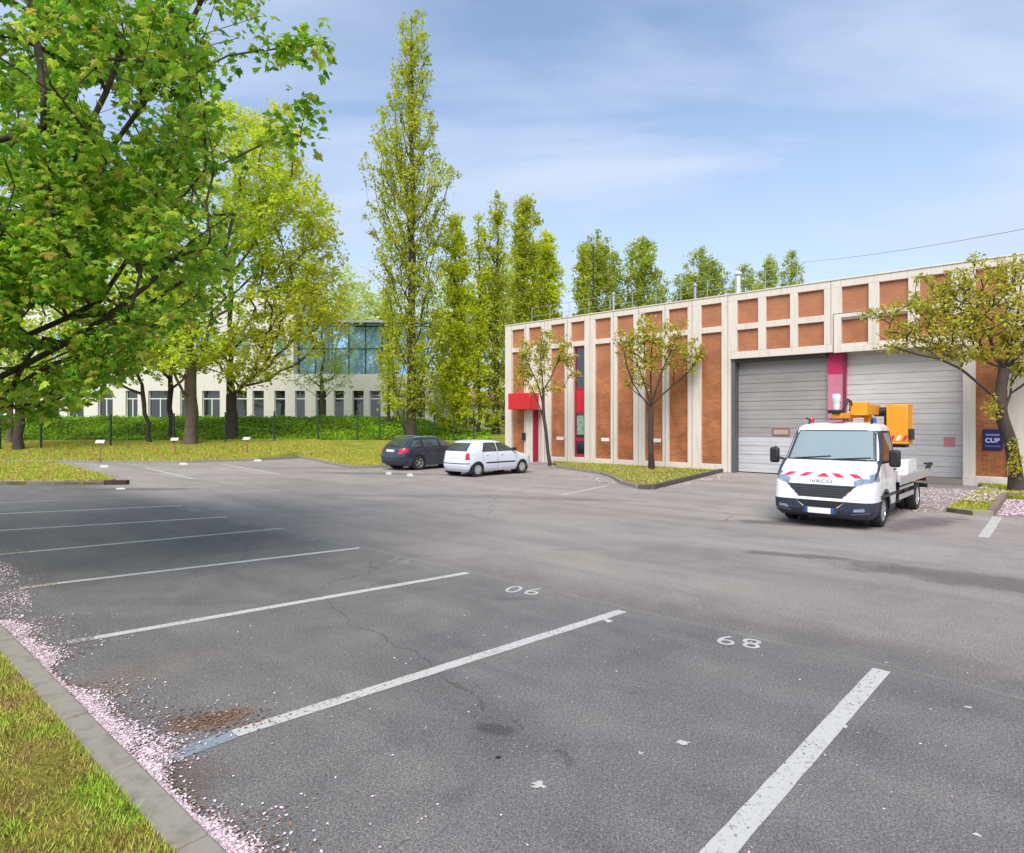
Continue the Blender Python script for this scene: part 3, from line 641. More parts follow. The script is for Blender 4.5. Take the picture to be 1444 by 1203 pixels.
# low pale house seen between the trunks, further off
hs = empty('pale_house', (0, 78, 1.28), 0, label='low distant white house with dark windows seen between the poplar trunks', cat='house')
hx0, hx1 = ray(606, 78), ray(722, 78)
b = MB(); b.box(hx0, hx1, 0, 8, -1, 3.0); b.build('wall', M['offwhite'], hs)
MB().prism([(0, 0), (1, 0), (.5, 1)], 0, 1)
rf = MB(); rf.add([(hx0-.3, -.4, 3), (hx1+.3, -.4, 3), (hx1+.3, 8.4, 3), (hx0-.3, 8.4, 3), (hx0-.3, 4, 4.9), (hx1+.3, 4, 4.9)], [(0,1,5,4), (2,3,4,5), (1,2,5), (3,0,4), (0,3,2,1)]); rf.build('roof', simple('terracotta tiles', (.42, .20, .12), .85), hs)
for i in range(5):
    xx = hx0 + .8 + i * 2.0; MB().box(xx, xx + .9, -.03, -.005, .3, 1.9).build('window', M['glass'], hs)

# ------------------------------------------------------------------ fence, signs on the lawn, white stones
fa, fb = GT(58, 633), GT(535, 620)
fence = empty('mesh_fence', label='dark green steel post and wire fence along the foot of the ivy bank', cat='fence')
fpx = [-60, 0, 58, 156, 245, 318, 387, 448.6, 504, 535.5, 570, 613, 640, 668]
fl = []
for px in fpx:
    t_ = (px - 58) / (535 - 58); Y = fa.y + (fb.y - fa.y) * min(max(t_, -.4), 1.1); Y = min(Y, 42.8); X = ray(px, Y); fl.append(Vector((X, Y, float(terrain(X, Y)))))
for q in fl: MB().box(-.045, .045, -.045, .045, -.2, 2.0).build('post', M['fencegreen'], fence).location = q
wr = MB()
for p_, q in zip(fl[:-1], fl[1:]):
    for k in range(9): wr.bar(p_ + Vector((0, 0, .1 + k*.23)), q + Vector((0, 0, .1 + k*.23)), .006, .006)
wr.build('wire', M['fencegreen'], fence)
for i, (px, pt, pb) in enumerate(((141.5, 619, 650), (246.6, 616, 642), (348, 615, 640), (282, 640, 648))[:3]):
    base = GT(px, pb); zt_ = CAMH + (596 - pt) * base.y / F
    s_ = empty('bay_sign', base, R(6 - 8*i), label=['white tilted plate on a brown post nearest the grass corner at left', 'white bay plate on a thin post in front of the thick trunk', 'white bay plate on a post at the right end of the back kerb'][i], cat='sign', group='bay signs on the lawn')
    b = MB(); b.box(-.02, .02, -.02, .02, -.1, zt_ - base.z - .12); b.build('post', M['wood'], s_)
    m_ = Matrix.Translation((0, -.03, zt_ - base.z - .14)) @ Matrix.Rotation(R(-35), 4, 'X'); MB().box(-.22, .22, -.012, .012, -.10, .10, m_).build('plate', simple('weathered plate', (.50, .49, .46), .7), s_)
rnd = random.Random(5)
for i, (px, py, lab) in enumerate(((147, 659, 'white stone below the leftmost bay sign'), (259, 655.5, 'white stone on the back kerb beside the first painted line'), (364, 650.5, 'white stone on the back kerb right of the second line'), (419, 645.5, 'white stone at the corner of the back kerb'), (548.5, 669, 'white stone left of the dark estate car wheel'), (577.5, 671.5, 'white stone between the dark estate and the white hatchback'), (170, 690, 'flat pale stone in front of the grass corner'))):
    b = MB(); c = G(px, py); rx = .22 if i < 3 else .15; rings = []
    prof = [(0, .0), (1, .01), (.95, .5), (.7, .9), (0, 1)]
    vs = []; n = 12; jit = [rnd.uniform(.85, 1.1) for _ in range(n)]
    for r_2, h in prof: vs += [(math.cos(6.283*k/n) * r_2 * rx * jit[k], math.sin(6.283*k/n) * r_2 * rx * .5 * jit[k], h * (.11 if i != 6 else .05)) for k in range(n)]
    b.add(vs, [(a*n+k, a*n+(k+1) % n, (a+1)*n+(k+1) % n, (a+1)*n+k) for a in range(len(prof)-1) for k in range(n)], True)
    o = b.build('stone', M['stone']); o.location = c; tag(o, lab, 'stone', 'white stones along the kerb')
# drain mouth in the kerb of the grass corner
o = MB(); c = G(137, 683.5); o.box(-1.0, 1.0, -.12, .12, .0, .145); o = o.build('kerb_drain', simple('rusty dark iron', (.05, .03, .022), .8, var=.5)); o.location = c; o.rotation_euler = (0, 0, R(3)); tag(o, 'dark rusty kerb drain at the tip of the grass corner', 'drain')
# overhead wires
for i, (dy, lab) in enumerate(((0, 'thin overhead wire sagging across the sky above the right of the warehouse'),)):
    p0, p1 = AT(1110, 371 + dy, 84), AT(1620, 288 + dy * 4, 34); pts = []
    for k in range(41):
        t_ = k / 40; q = p0.lerp(p1, t_); q.z -= 1.5 * 4 * t_ * (1 - t_) * .35; pts.append(q)
    o = MB().tube(pts, .015 if i == 0 else .008, 6).build('overhead_wire', M['black']); tag(o, lab, 'wire')
# ------------------------------------------------------------------ trees
def grow(trunk, att, rng, up=1.0, steps=.55, jit=.05, seg=None):
    """trunk: list of points (root first); att: (n,3). returns nodes, parent, tip indices"""
    P = [np.array(p, float) for p in trunk]; par = [-1] + list(range(len(trunk) - 1))
    if seg:
        for path, anchor in seg:                                   # extra limbs given as paths
            last = anchor
            for q in path: P.append(np.array(q, float)); par.append(last); last = len(P) - 1
    arr = np.zeros((len(P) + len(att) * 9, 3)); arr[:len(P)] = P; n = len(P)
    T = arr[:n].copy(); d = np.min(np.linalg.norm(att[:, None] - T[None], axis=2), axis=1); order = np.argsort(d); tips = []
    for i in order:
        a = att[i]; v = a - arr[:n]; hd = np.hypot(v[:, 0], v[:, 1]); L = np.linalg.norm(v, axis=1)
        cost = L + 2.0 * np.maximum(0, up * hd - v[:, 2]) * (up > 0) + (par_root[:n] if False else 0)
        j = int(np.argmin(cost)); p0 = arr[j]; D = np.linalg.norm(a - p0); k = max(1, min(8, int(D / steps))); last = j
        for s in range(1, k + 1):
            t = s / k; q = p0 + (a - p0) * t; q[2] += -math.sin(t * math.pi) * D * .08 * (1 if up > .6 else .3)
            if s < k: q = q + rng.normal(0, jit, 3) * min(1, D)
            arr[n] = q; par.append(last); last = n; n += 1
        tips.append(last)
    return arr[:n], np.array(par), np.array(tips)
def radii(P, par, r_root, r_tip=.006, ex=.48):
    w = np.zeros(len(P)); ch = np.zeros(len(P), int)
    for i in range(1, len(P)): ch[par[i]] += 1
    w[ch == 0] = 1
    for i in range(len(P) - 1, 0, -1): w[par[i]] += w[i]
    r = r_tip * w ** ex; k = r_root / r[0]
    return np.maximum(r_tip, r_tip + (r - r_tip) * max(k, .2)) if k > 0 else r
def wood_mesh(name, P, par, r, mat, parent, sides=6, idx=None):
    c = np.arange(1, len(P)) if idx is None else idx
    p = par[c]; A = P[p]; B = P[c]; D = B - A; L = np.linalg.norm(D, axis=1, keepdims=True); D = D / np.maximum(L, 1e-6)
    dn = np.zeros_like(P); dn[1:] = P[1:] - P[par[1:]]; dn[0] = dn[1] if len(P) > 1 else (0, 0, 1); dn /= np.maximum(np.linalg.norm(dn, axis=1, keepdims=True), 1e-6)
    # main child continues the parent's ring
    rA = np.minimum(r[p], r[c] * 1.35); cont = r[c] > .72 * r[p]
    dA = np.where(cont[:, None], dn[p], D); rA = np.where(cont, r[p], rA)
    def ring(cn, d, rr):
        ref = np.tile([.31, .95, .02], (len(d), 1)); u = np.cross(d, ref); u /= np.linalg.norm(u, axis=1, keepdims=True); v = np.cross(d, u)
        a = np.arange(sides) * 2 * np.pi / sides
        return cn[:, None] + rr[:, None, None] * (np.cos(a)[None, :, None] * u[:, None] + np.sin(a)[None, :, None] * v[:, None])
    V = np.concatenate([ring(A, dA, rA), ring(B, D, r[c])], axis=1).reshape(-1, 3); m = len(c)
    k = np.arange(sides); base = (np.arange(m) * 2 * sides)[:, None, None]
    f = np.stack([k, (k+1) % sides, (k+1) % sides + sides, k + sides], axis=1)[None] + base
    return np_mesh(name, V, f.reshape(-1, 4), mat, parent, smooth=True)
MAPLE = np.array([(0,0),(.10,.10),(.34,-.02),(.30,.16),(.52,.30),(.36,.36),(.40,.62),(.20,.56),(0,1.0),(-.20,.56),(-.40,.62),(-.36,.36),(-.52,.30),(-.30,.16),(-.34,-.02),(-.10,.10)])
def leaf_tpl(kind):
    if kind == 'maple':
        v = [(0, .38, .04)] + [(x, y, -abs(x) * .38 - .28 * y * y + (.06 if i % 3 else -.05)) for i, (x, y) in enumerate(MAPLE)]
        return np.array(v), np.array([(0, i, i % 16 + 1) for i in range(1, 17)])
    if kind == 'oval':
        return np.array([(0, 0, 0), (.30, .45, -.10), (0, .5, .02), (-.30, .45, -.10), (0, 1, -.12)]), np.array([(0, 1, 2), (2, 1, 4), (0, 2, 3), (2, 4, 3)])
    return np.array([(0, 0, 0), (.36, .5, -.08), (0, 1, 0), (-.36, .5, .08)]), np.array([(0, 1, 2), (0, 2, 3)])
def leaves(name, cen, sizes, rng, mat, parent, kind='flat', upb=.6, droop=.3, tone=None, outw=None):
    n = len(cen); tv, tf = leaf_tpl(kind)
    nrm = rng.normal(0, 1, (n, 3)); nrm[:, 2] = np.abs(nrm[:, 2]) + upb
    if outw is not None: nrm += outw
    nrm /= np.linalg.norm(nrm, axis=1, keepdims=True)
    d = rng.normal(0, 1, (n, 3)); d[:, 2] -= droop * 2; d -= nrm * np.sum(d * nrm, axis=1, keepdims=True); d /= np.linalg.norm(d, axis=1, keepdims=True)
    s = np.cross(d, nrm)
    V = cen[:, None] + sizes[:, None, None] * (tv[None, :, 0:1] * s[:, None] + tv[None, :, 1:2] * d[:, None] + tv[None, :, 2:3] * nrm[:, None])
    Fc = tf[None] + (np.arange(n) * len(tv))[:, None, None]
    at = None if tone is None else np.repeat(tone, len(tf))
    return np_mesh(name, V.reshape(-1, 3), Fc.reshape(-1, tf.shape[1]), mat, parent, attr=at)
def make_tree(name, base, trunk, att, seed, wmat, lmat, r_root, label, cat='tree', group=None, nleaf=20, spread=.35, size=.12, kind='flat',
              up=1.0, seg=None, sides=6, along=.5, r_tip=.006, upb=.6, droop=.3, jit=.05, ex=.48, keep=None, steps=.55, cap=9):
    """everything in world coordinates relative to base"""
    rng = np.random.default_rng(seed); root = empty(name, base, label=label, cat=cat, group=group); b = np.array(base)
    P, par, tips = grow([np.array(t) - b for t in trunk], att - b, rng, up, steps, jit, [([np.array(q) - b for q in path], an) for path, an in seg] if seg else None)
    r = radii(P, par, r_root, r_tip, ex)
    nt_ = len(trunk); r[nt_:] = np.where(r[nt_:] > cap * .5, cap * .5 + (r[nt_:] - cap * .5) * .22, r[nt_:]); r[nt_:] = np.minimum(r[nt_:], cap); big = np.arange(1, nt_); rest = np.arange(nt_, len(P))
    # flare of the foot
    r[0] = r[0] * 1.35
    wood_mesh('trunk', P, par, r, wmat, root, max(sides, 12), big)
    if len(rest): wood_mesh('branches', P, par, r, wmat, root, sides, rest)
    src = P[tips]; par_ = par[tips]; mid = (P[tips] + P[np.maximum(par_, 0)]) / 2
    k = int(nleaf); ci = np.repeat(np.arange(len(tips)), k)
    t = rng.random(len(ci))[:, None] * along; cen = src[ci] * (1 - t) + P[np.maximum(par_, 0)][ci] * t
    sp = spread * (.45 + .9 * rng.random(len(tips)))[ci][:, None]
    off = rng.normal(0, 1, (len(ci), 3)); off /= np.linalg.norm(off, axis=1, keepdims=True); off *= rng.random((len(ci), 1)) ** .6
    cen = cen + off * sp * np.array([1, 1, .75])
    tn = rng.random(len(tips))[ci] * .7 + rng.random(len(ci)) * .3
    if keep is not None: kk = keep(cen + b); cen = cen[kk]; tn = tn[kk]
    sz = size * (.38 + 1.15 * rng.random(len(cen)) ** 1.2)
    leaves('crown', cen, sz, rng, lmat, root, kind, upb, droop, tn)
    return root
def ell(rng, c, r, n, shell=.35):
    v = rng.normal(0, 1, (n, 3)); v /= np.linalg.norm(v, axis=1, keepdims=True); q = (shell + (1 - shell) * rng.random((n, 1))) ** .6
    return np.array(c) + v * q * np.array(r)
def spine(base, h, rng, lean=(0, 0), n=14, wob=.06):
    b = np.array(base); out = []
    for i in range(n):
        t = i / (n - 1); out.append(b + np.array([lean[0]*t + rng.normal(0, wob)*(i > 0), lean[1]*t + rng.normal(0, wob)*(i > 0), h*t - (.15 if i == 0 else 0)]))
    return out
def proj(A): return 722 + F * A[:, 0] / A[:, 1], 596 - F * (A[:, 2] - CAMH) / A[:, 1]

L_MAPLE = leaf_mat('maple leaf', [(0, (.11, .31, .02)), (.35, (.26, .50, .03)), (.7, (.45, .66, .05)), (.93, (.66, .74, .08)), (1, (.60, .40, .08))], .53, .34, (.6, 1.3))
L_LIME = leaf_mat('lime leaf', [(0, (.44, .62, .02)), (.5, (.62, .74, .04)), (1, (.78, .80, .09))], .56, .5, (.75, 1.15))
L_LIME2 = leaf_mat('young yellow leaf', [(0, (.54, .58, .03)), (.5, (.70, .72, .05)), (1, (.80, .78, .10))], .56, .5, (.75, 1.15))
L_POP = leaf_mat('poplar leaf', [(0, (.36, .42, .02)), (.5, (.54, .60, .03)), (1, (.70, .72, .07))], .54, .5, (.7, 1.2))
L_POPY = leaf_mat('bright poplar leaf', [(0, (.52, .60, .01)), (.5, (.68, .74, .02)), (1, (.78, .80, .06))], .56, .5, (.75, 1.15))
L_POPD = leaf_mat('far poplar leaf', [(0, (.32, .41, .03)), (.5, (.46, .54, .05)), (1, (.60, .64, .09))], .52, .5, (.7, 1.2))
L_CHERRY = leaf_mat('bronze cherry leaf', [(0, (.40, .28, .03)), (.35, (.56, .47, .05)), (.7, (.62, .61, .06)), (1, (.58, .70, .12))], .48, .5, (.75, 1.2))
L_PALE = leaf_mat('pale far leaf', [(0, (.52, .66, .18)), (.5, (.64, .74, .24)), (1, (.74, .78, .32))], .52, .6, (.8, 1.15))
L_IVY = leaf_mat('ivy leaf', [(0, (.14, .30, .01)), (.5, (.25, .46, .015)), (1, (.38, .58, .03))], .35, .4, (.7, 1.3))

# big maple just left of the frame, its limbs reaching in
rng = np.random.default_rng(11)
mb = np.array([-10.2, 8.6, 0.1])
att = ell(rng, (-9.2, 8.6, 7.0), (7.6, 4.6, 5.4), 3200, .2)
att = np.concatenate([att, ell(rng, (-6.0, 7.6, 3.9), (2.2, 1.6, 1.9), 520, .1), ell(rng, (-4.4, 8.0, 6.0), (1.6, 1.6, 2.2), 160, .1)])
OUT = [(-400, 420), (-100, 400), (0, 395), (40, 372), (90, 330), (130, 305), (170, 318), (230, 338), (330, 350), (390, 345), (430, 320), (470, 262), (510, 215), (550, 150), (585, 105), (600, 60), (604, -60), (610, -4000), (900, -4000)]
def inmaple(A, m=0):
    px, py = proj(A); lim = np.interp(py, [o[0] for o in OUT], [o[1] for o in OUT]) + m
    return (A[:, 1] > 4.6) & ((px < lim)) & (A[:, 2] > 1.5)
att = att[inmaple(att, -14)]
def gapm(A):
    px, py = proj(A); n_ = np.sin(px*.021 + 1.3) * np.sin(py*.027 + .6) + .6*np.sin(px*.05 + py*.013) * np.sin(py*.047 + 2)
    hole = ((px - 62) / 40) ** 2 + ((py - 450) / 26) ** 2 < 1
    hole |= ((px - 75) / 28) ** 2 + ((py - 500) / 14) ** 2 < 1
    return ~((n_ > .74) & (rng.random(len(A)) < .75)) & ~hole
att = att[gapm(att)]; pxa = proj(att)[0]; att = att[(pxa > -120) | (rng.random(len(att)) < .45)]
lim_ = lambda *q: [AT(*p) for p in q]
tw1 = lim_((372, 78, 7.6), (400, 66, 7.5), (425, 60, 7.5), (448, 62, 7.4), (462, 66, 7.4)); tw2 = lim_((390, 205, 8.0), (408, 182, 7.9), (428, 168, 7.9), (432, 150, 7.9), (424, 196, 7.9))
att = np.concatenate([att, np.array([tuple(p + Vector((0, 0, rng.normal(0, .05)))) for p in tw1 for _ in range(2)]), np.array([tuple(p + Vector((rng.normal(0, .06), 0, rng.normal(0, .06)))) for p in tw2 for _ in range(2)])])
trunk = [mb, mb + (.05, 0, 1.2), mb + (.0, .05, 2.4), mb + (.1, 0, 3.6), mb + (.1, .1, 5.0), mb + (.3, .1, 6.6), mb + (.2, 0, 8.2), mb + (.4, .1, 9.8), mb + (.3, 0, 11.2)]
seg = [(lim_((-60, 560, 8.2), (30, 517, 8.1), (90, 485, 8.0), (150, 447, 8.0), (205, 405, 8.0), (245, 366, 8.1), (270, 340, 8.2), (330, 300, 8.4)), 2),
       (lim_((-80, 520, 8.8), (45, 470, 8.8), (95, 448, 8.8), (142, 424, 8.8), (190, 350, 8.8), (230, 270, 9)), 2),
       (lim_((-60, 330, 7.2), (0, 325, 7.1), (40, 328, 7.1), (75, 300, 7.2)), 4),
       (lim_((-80, 220, 7.6), (60, 180, 7.2), (62, 130, 7.2), (52, 60, 7.3), (40, -10, 7.4)), 5),
       (lim_((40, 300, 8.0), (100, 230, 7.8), (150, 130, 7.7), (172, 70, 7.7), (182, 5, 7.8)), 4),
       (lim_((120, 260, 8.6), (200, 150, 8.4), (255, 60, 8.3), (290, -10, 8.3)), 5)]
LIMBS = [[(30, 517), (90, 485), (150, 447), (205, 405), (245, 366), (270, 340), (325, 300)], [(45, 470), (95, 448), (142, 424), (168, 395)], [(62, 180), (62, 130), (52, 60)], [(150, 130), (172, 70), (182, 5)]]
def open_limbs(A):
    px, py = proj(A); d = np.full(len(A), 1e9)
    for L_ in LIMBS:
        for (x1, y1), (x2, y2) in zip(L_[:-1], L_[1:]):
            t = np.clip(((px-x1)*(x2-x1) + (py-y1)*(y2-y1)) / ((x2-x1)**2 + (y2-y1)**2), 0, 1); d = np.minimum(d, np.hypot(px - x1 - t*(x2-x1), py - y1 - t*(y2-y1)))
    return ~((d < 13) & (A[:, 1] < 9) & (A[:, 1] > 0) & (rng.random(len(A)) < .8)) & gapm(A)
M['maplebark'] = bark('dark maple bark', (.02, .015, .012), (.075, .055, .04))  # maple bark in a very dark brown
make_tree('maple_tree', mb, trunk, att, 12, M['maplebark'], L_MAPLE, .26, 'big green maple whose leafy boughs fill the upper left of the picture', nleaf=25, spread=.38, size=.104, kind='maple',
          up=.15, seg=seg, sides=7, along=.9, r_tip=.0035, cap=.055, upb=.7, droop=.5, jit=.05, ex=.44, keep=lambda A: open_limbs(A) & (inmaple(A, 10) | (A[:, 1] < 0) | (proj(A)[1] < 230) & (proj(A)[0] > 365) & (proj(A)[0] < 470)))
# low twig of the same maple hanging at the left edge
# broadleaf trees on the lawn
def crown_tree(name, px, py, Y, htop, blobs, seed, lmat, rr, label, n=260, nleaf=42, size=.17, spread=.6, wm='barkbrown', up=.5, lean=(0, 0), group='broadleaf trees on the lawn', frac=.8, shell=.25, r_tip=.008):
    rng = np.random.default_rng(seed); b = GT(px, py) if Y is None else Vector((ray(px, Y), Y, float(terrain(ray(px, Y), Y))))
    b = np.array(b); att = []
    tot = sum(w_[5] if len(w_) > 5 else 1 for w_ in blobs)
    for bl in blobs:
        bx, by, bw, bh, bY = bl[:5]; wgt = bl[5] if len(bl) > 5 else 1
        c = AT(bx, by, bY); s = bY / F; att.append(ell(rng, c, (bw*s, max(bw, bh)*s*.7, bh*s), int(n * wgt / tot), shell))
    att = np.concatenate(att); sp_ = spine(b, (htop - b[2]) * frac, rng, lean)
    return make_tree(name, b, sp_, att, seed + 1, M[wm], lmat, rr, label, group=group, nleaf=nleaf, spread=spread, size=size, up=up, r_tip=r_tip, steps=.9, jit=.12, cap=.16)
crown_tree('broadleaf_tree', 268, 627, None, 17, [(262, 370, 120, 120, 39, 3), (330, 250, 95, 95, 39, 3), (250, 490, 80, 40, 38, 1), (395, 330, 75, 100, 40, 1.4), (180, 430, 90, 80, 38, 1.5), (300, 175, 50, 40, 39, .6)], 21, L_LIME, .40, 'tall yellow green broadleaf tree with the thickest brown trunk on the lawn', n=560, nleaf=52, spread=.8, size=.21)
crown_tree('broadleaf_tree', 326, 617, 43.5, 17, [(405, 330, 75, 110, 43, 2), (420, 440, 75, 70, 42, 1.6), (345, 500, 75, 45, 42, 1.2), (380, 215, 50, 70, 43, 1), (455, 380, 38, 80, 43, .8)], 22, L_LIME2, .38, 'yellow leaved tree with dark trunk just right of the thickest trunk', n=500, nleaf=54, wm='bark', spread=.8, size=.21)
crown_tree('broadleaf_tree', 240, 615, 43.5, 12, [(235, 460, 70, 80, 42)], 23, L_LIME, .20, 'slim dark upright trunk close left of the thickest trunk', n=130, nleaf=50, wm='bark', spread=.8, size=.2)
crown_tree('broadleaf_tree', 211, 624, None, 11, [(180, 480, 75, 60, 41), (120, 500, 50, 45, 41)], 24, L_LIME, .15, 'thin leaning tree left of the two upright trunks', n=120, nleaf=50, wm='bark', lean=(-1.2, 0), spread=.8, size=.2)
crown_tree('broadleaf_tree', 27, 635, None, 13, [(40, 470, 110, 90, 37, 2), (20, 350, 100, 80, 37)], 25, L_LIME, .27, 'dark trunked tree on the grass at the far left', n=260, nleaf=46, wm='bark', spread=.8, size=.2)
crown_tree('broadleaf_tree', 14, 628, 41, 12, [(-60, 470, 110, 90, 41)], 26, L_LIME, .2, 'pale trunk right behind the tree at the far left', n=100, nleaf=50, wm='barkpale', spread=.8, size=.2)
crown_tree('broadleaf_tree', 455, 600, 49, 14, [(470, 450, 42, 70, 49), (450, 520, 55, 35, 48)], 27, L_PALE, .2, 'pale green tree in front of the blue glazing', n=90, nleaf=32, spread=.8, size=.2)
for i, (px, pt, wd, Y, lab) in enumerate(((490, 372, 45, 66, 'hazy pale green tree behind the office glazing'), (545, 400, 40, 70, 'hazy pale tree behind the foot of the tallest poplar'), (655, 365, 60, 66, 'hazy pale tree between the poplars left of the warehouse'), (722, 350, 42, 72, 'hazy pale tree filling the gap above the warehouse corner'), (505, 430, 38, 60, 'low hazy pale tree left of the tallest poplar'), (60, 300, 120, 66, 'hazy pale tree rising over the office roof at left'), (250, 330, 110, 68, 'hazy pale tree rising over the middle of the office roof'))):
    crown_tree('background_tree', px, 600, Y, CAMH + (596 - pt) * Y / F, [(px, (pt + 560) / 2, wd, (560 - pt) / 2, Y)], 40 + i, L_PALE, .25, lab, n=190, nleaf=45, spread=1.2, size=.32, group='hazy trees in the background')

# Lombardy poplars
def poplar(px, pbase, Y, prof, seed, lmat, label, n=420, nleaf=30, size=.16, spread=.45, rr=.3, wm='barkpale', dens=None, name='poplar_tree'):
    rng = np.random.default_rng(seed); X = ray(px, Y); b = np.array([X, Y, float(terrain(X, Y)) if X < 0.5 else 0.0])
    ys = np.array([p[0] for p in prof], float); xl = np.array([p[1] for p in prof], float); xr = np.array([p[2] for p in prof], float); s = Y / F
    att = []; wsum = (xr - xl) * 1.0; yy = np.linspace(ys[0], ys[-1], 400); ww = np.interp(yy, ys, wsum) ** 1.25; ww /= ww.sum()
    sel = rng.choice(yy, n, p=ww) + rng.normal(0, 3, n)
    dens_n = rng.random(3) * 6
    for y in sel:
        l, r_ = np.interp(y, ys, xl), np.interp(y, ys, xr); c = (l + r_) / 2; hw_ = (r_ - l) / 2 * .92
        a = rng.random() * 6.283; rad = rng.random() ** .6 * (1 + .22 * math.sin(y * .09 + dens_n[0] + 2 * a) + .14 * math.sin(y * .21 + dens_n[1] - a)); k = hw_ * s * rad
        if math.sin(y * .055 + 3 * a + dens_n[2]) > .62 and rng.random() < .8: continue
        att.append((ray(c, Y) + k * math.cos(a), Y + k * math.sin(a) * .95, CAMH + (596 - y) * s))
    att = np.array(att); top = CAMH + (596 - ys[0]) * s
    cx = ray(np.interp(ys[0] + 10, ys, (xl + xr) / 2), Y)
    sp_ = spine(b, top - b[2] - .4, rng, (cx - X, 0), 26, .05)
    return make_tree(name, b, sp_, att, seed + 1, M[wm], lmat, rr, label, group='poplars behind the car park', nleaf=nleaf, spread=spread, size=size, up=1.7, steps=1.1, jit=.08, r_tip=.009, ex=.42, upb=.3, cap=.07)
poplar(579, 612, 42, [(20, 566, 598), (45, 558, 606), (90, 552, 611), (140, 540, 614), (180, 527, 624), (230, 508, 642), (290, 511, 642), (350, 518, 636), (420, 528, 640), (480, 535, 640), (540, 540, 635), (580, 550, 610)], 60, L_POP,
       'tallest poplar, towering alone over the parked cars', n=1500, nleaf=34, size=.155, spread=.44, rr=.36, wm='bark')
poplar(641, 600, 45.5, [(305, 634, 648), (340, 624, 664), (400, 620, 668), (480, 612, 672), (560, 606, 674), (600, 612, 665)], 61, L_POPY, 'bright yellow green poplar right of the tallest one', n=620, nleaf=44, size=.19, spread=.55, rr=.22, wm='bark')
poplar(548, 600, 46, [(375, 542, 552), (420, 534, 562), (500, 530, 566), (590, 534, 566)], 62, L_POPY, 'thin young poplar left of the tallest one', n=160, nleaf=26, size=.18, spread=.5, rr=.13, wm='bark')
poplar(699, 600, 47, [(274, 698, 708), (300, 688, 716), (350, 678, 722), (430, 672, 726), (520, 676, 722), (600, 680, 716)], 63, L_POP, 'poplar with dark trunk beside the left corner of the warehouse', n=560, nleaf=36, size=.165, spread=.5, rr=.26, wm='bark')
poplar(676, 600, 46, [(290, 671, 678), (340, 665, 690), (420, 662, 692), (520, 664, 690), (600, 668, 688)], 64, L_POPY, 'slender poplar between the bright one and the warehouse corner', n=260, nleaf=26, size=.19, spread=.5, rr=.17, wm='bark')
FP = [(741, 274, 18, 52, 'round topped poplar standing first behind the warehouse roof', 1.0), (769, 324, 19, 55, 'yellowish poplar second behind the warehouse roof', 1.1), (822, 345, 12, 60, 'small poplar left of the twin topped poplar', .8), (842, 320, 21, 62, 'twin topped pale poplar behind the roof right of the mast', 1.0), (866, 348, 12, 65, 'narrow poplar touching the right side of the twin topped one', .8),
      (906, 332, 29, 66, 'broad dark poplar in the middle of the warehouse roof line', 1.3), (966, 374, 20, 74, 'low poplar left of the pointed one above the roof', .9), (988, 348, 24, 75, 'pointed poplar above the roof left of the garage doors', 1.0), (1008, 364, 20, 76, 'short poplar right of the pointed one above the roof', .9), (1050, 371, 25, 84, 'low bushy poplar above the upper brick panels', 1.0), (1085, 361, 22, 86, 'poplar just left of the last one above the roof', 1.0), (1117, 351, 17, 88, 'last poplar at the right end of the row above the roof', 1.1)]
for i, (px, pt, hw_, Y, lab, dn) in enumerate(FP):
    poplar(px, 560, Y, [(pt, px - 3, px + 4), (pt + 12, px - hw_*.62, px + hw_*.62), (pt + 34, px - hw_*1.0, px + hw_*1.0), (pt + 110, px - hw_*1.3, px + hw_*1.3), (560, px - hw_*1.3, px + hw_*1.3)], 70 + 2*i, L_POPY if i in (1,) else (L_POP if i < 3 else L_POPD), lab,
           n=int((280 + hw_ * 14) * dn), nleaf=48, size=.215, spread=.6, rr=.24)

# young cherry trees along the warehouse
def cherry(base, limbs, att, seed, label, rr, n, nleaf, size, sides=8, upv=.5, spread=.16, lm=None):
    trunk = limbs[0]; seg = limbs[1:]
    return make_tree('cherry_tree', base, trunk, att, seed, M['cherrybark2' if rr > .2 else 'cherrybark'], lm or L_CHERRY, rr, label, group='cherry trees by the warehouse', nleaf=nleaf, spread=spread, size=size, kind='oval', up=upv, seg=seg, sides=sides, along=1.0, r_tip=.006, steps=.3, jit=.03, ex=.42, cap=.10 if rr > .2 else .05)
def cat_(rng, lst, Y, n):
    out = []; s = Y / F
    tot = sum(l[2] * l[3] for l in lst)
    for x_, y_, w_, h_ in lst:
        out.append(ell(rng, AT(x_, y_, Y), (w_*s, w_*s*.9, h_*s), int(n * w_ * h_ / tot) + 3, .1))
    return np.concatenate(out)
Y = 27.0; rng = np.random.default_rng(90)
b = G(919, 665); b.z = .1
T = [b, AT(918, 640, Y), AT(917.5, 610, Y), AT(918, 585, Y), AT(917, 573, Y)]
sg_ = [([AT(905, 560, Y - .3), AT(892, 540, Y - .6), AT(885, 520, Y - .8), AT(880, 495, Y - .9)], 4), ([AT(930, 560, Y + .2), AT(950, 543, Y + .3), AT(970, 525, Y + .4), AT(985, 505, Y + .5)], 4), ([AT(912, 550, Y + .5), AT(903, 525, Y + .7), AT(893, 495, Y + .8), AT(888, 470, Y + .9)], 4), ([AT(925, 550, Y - .4), AT(935, 520, Y - .6), AT(950, 485, Y - .7), AT(965, 455, Y - .8)], 4), ([AT(918, 545, Y), AT(917, 510, Y), AT(921, 475, Y)], 4)]
att = cat_(rng, [(898, 500, 28, 40), (935, 495, 34, 36), (915, 475, 40, 26), (965, 505, 22, 30), (880, 480, 18, 22), (950, 460, 22, 18), (985, 490, 14, 22), (893, 535, 16, 18), (912, 450, 18, 10)], Y, 420)
cherry(b, [T] + sg_, att, 91, 'young cherry tree with forked dark trunk on the grass strip before the warehouse', .125, 300, 9, .125, spread=.22)
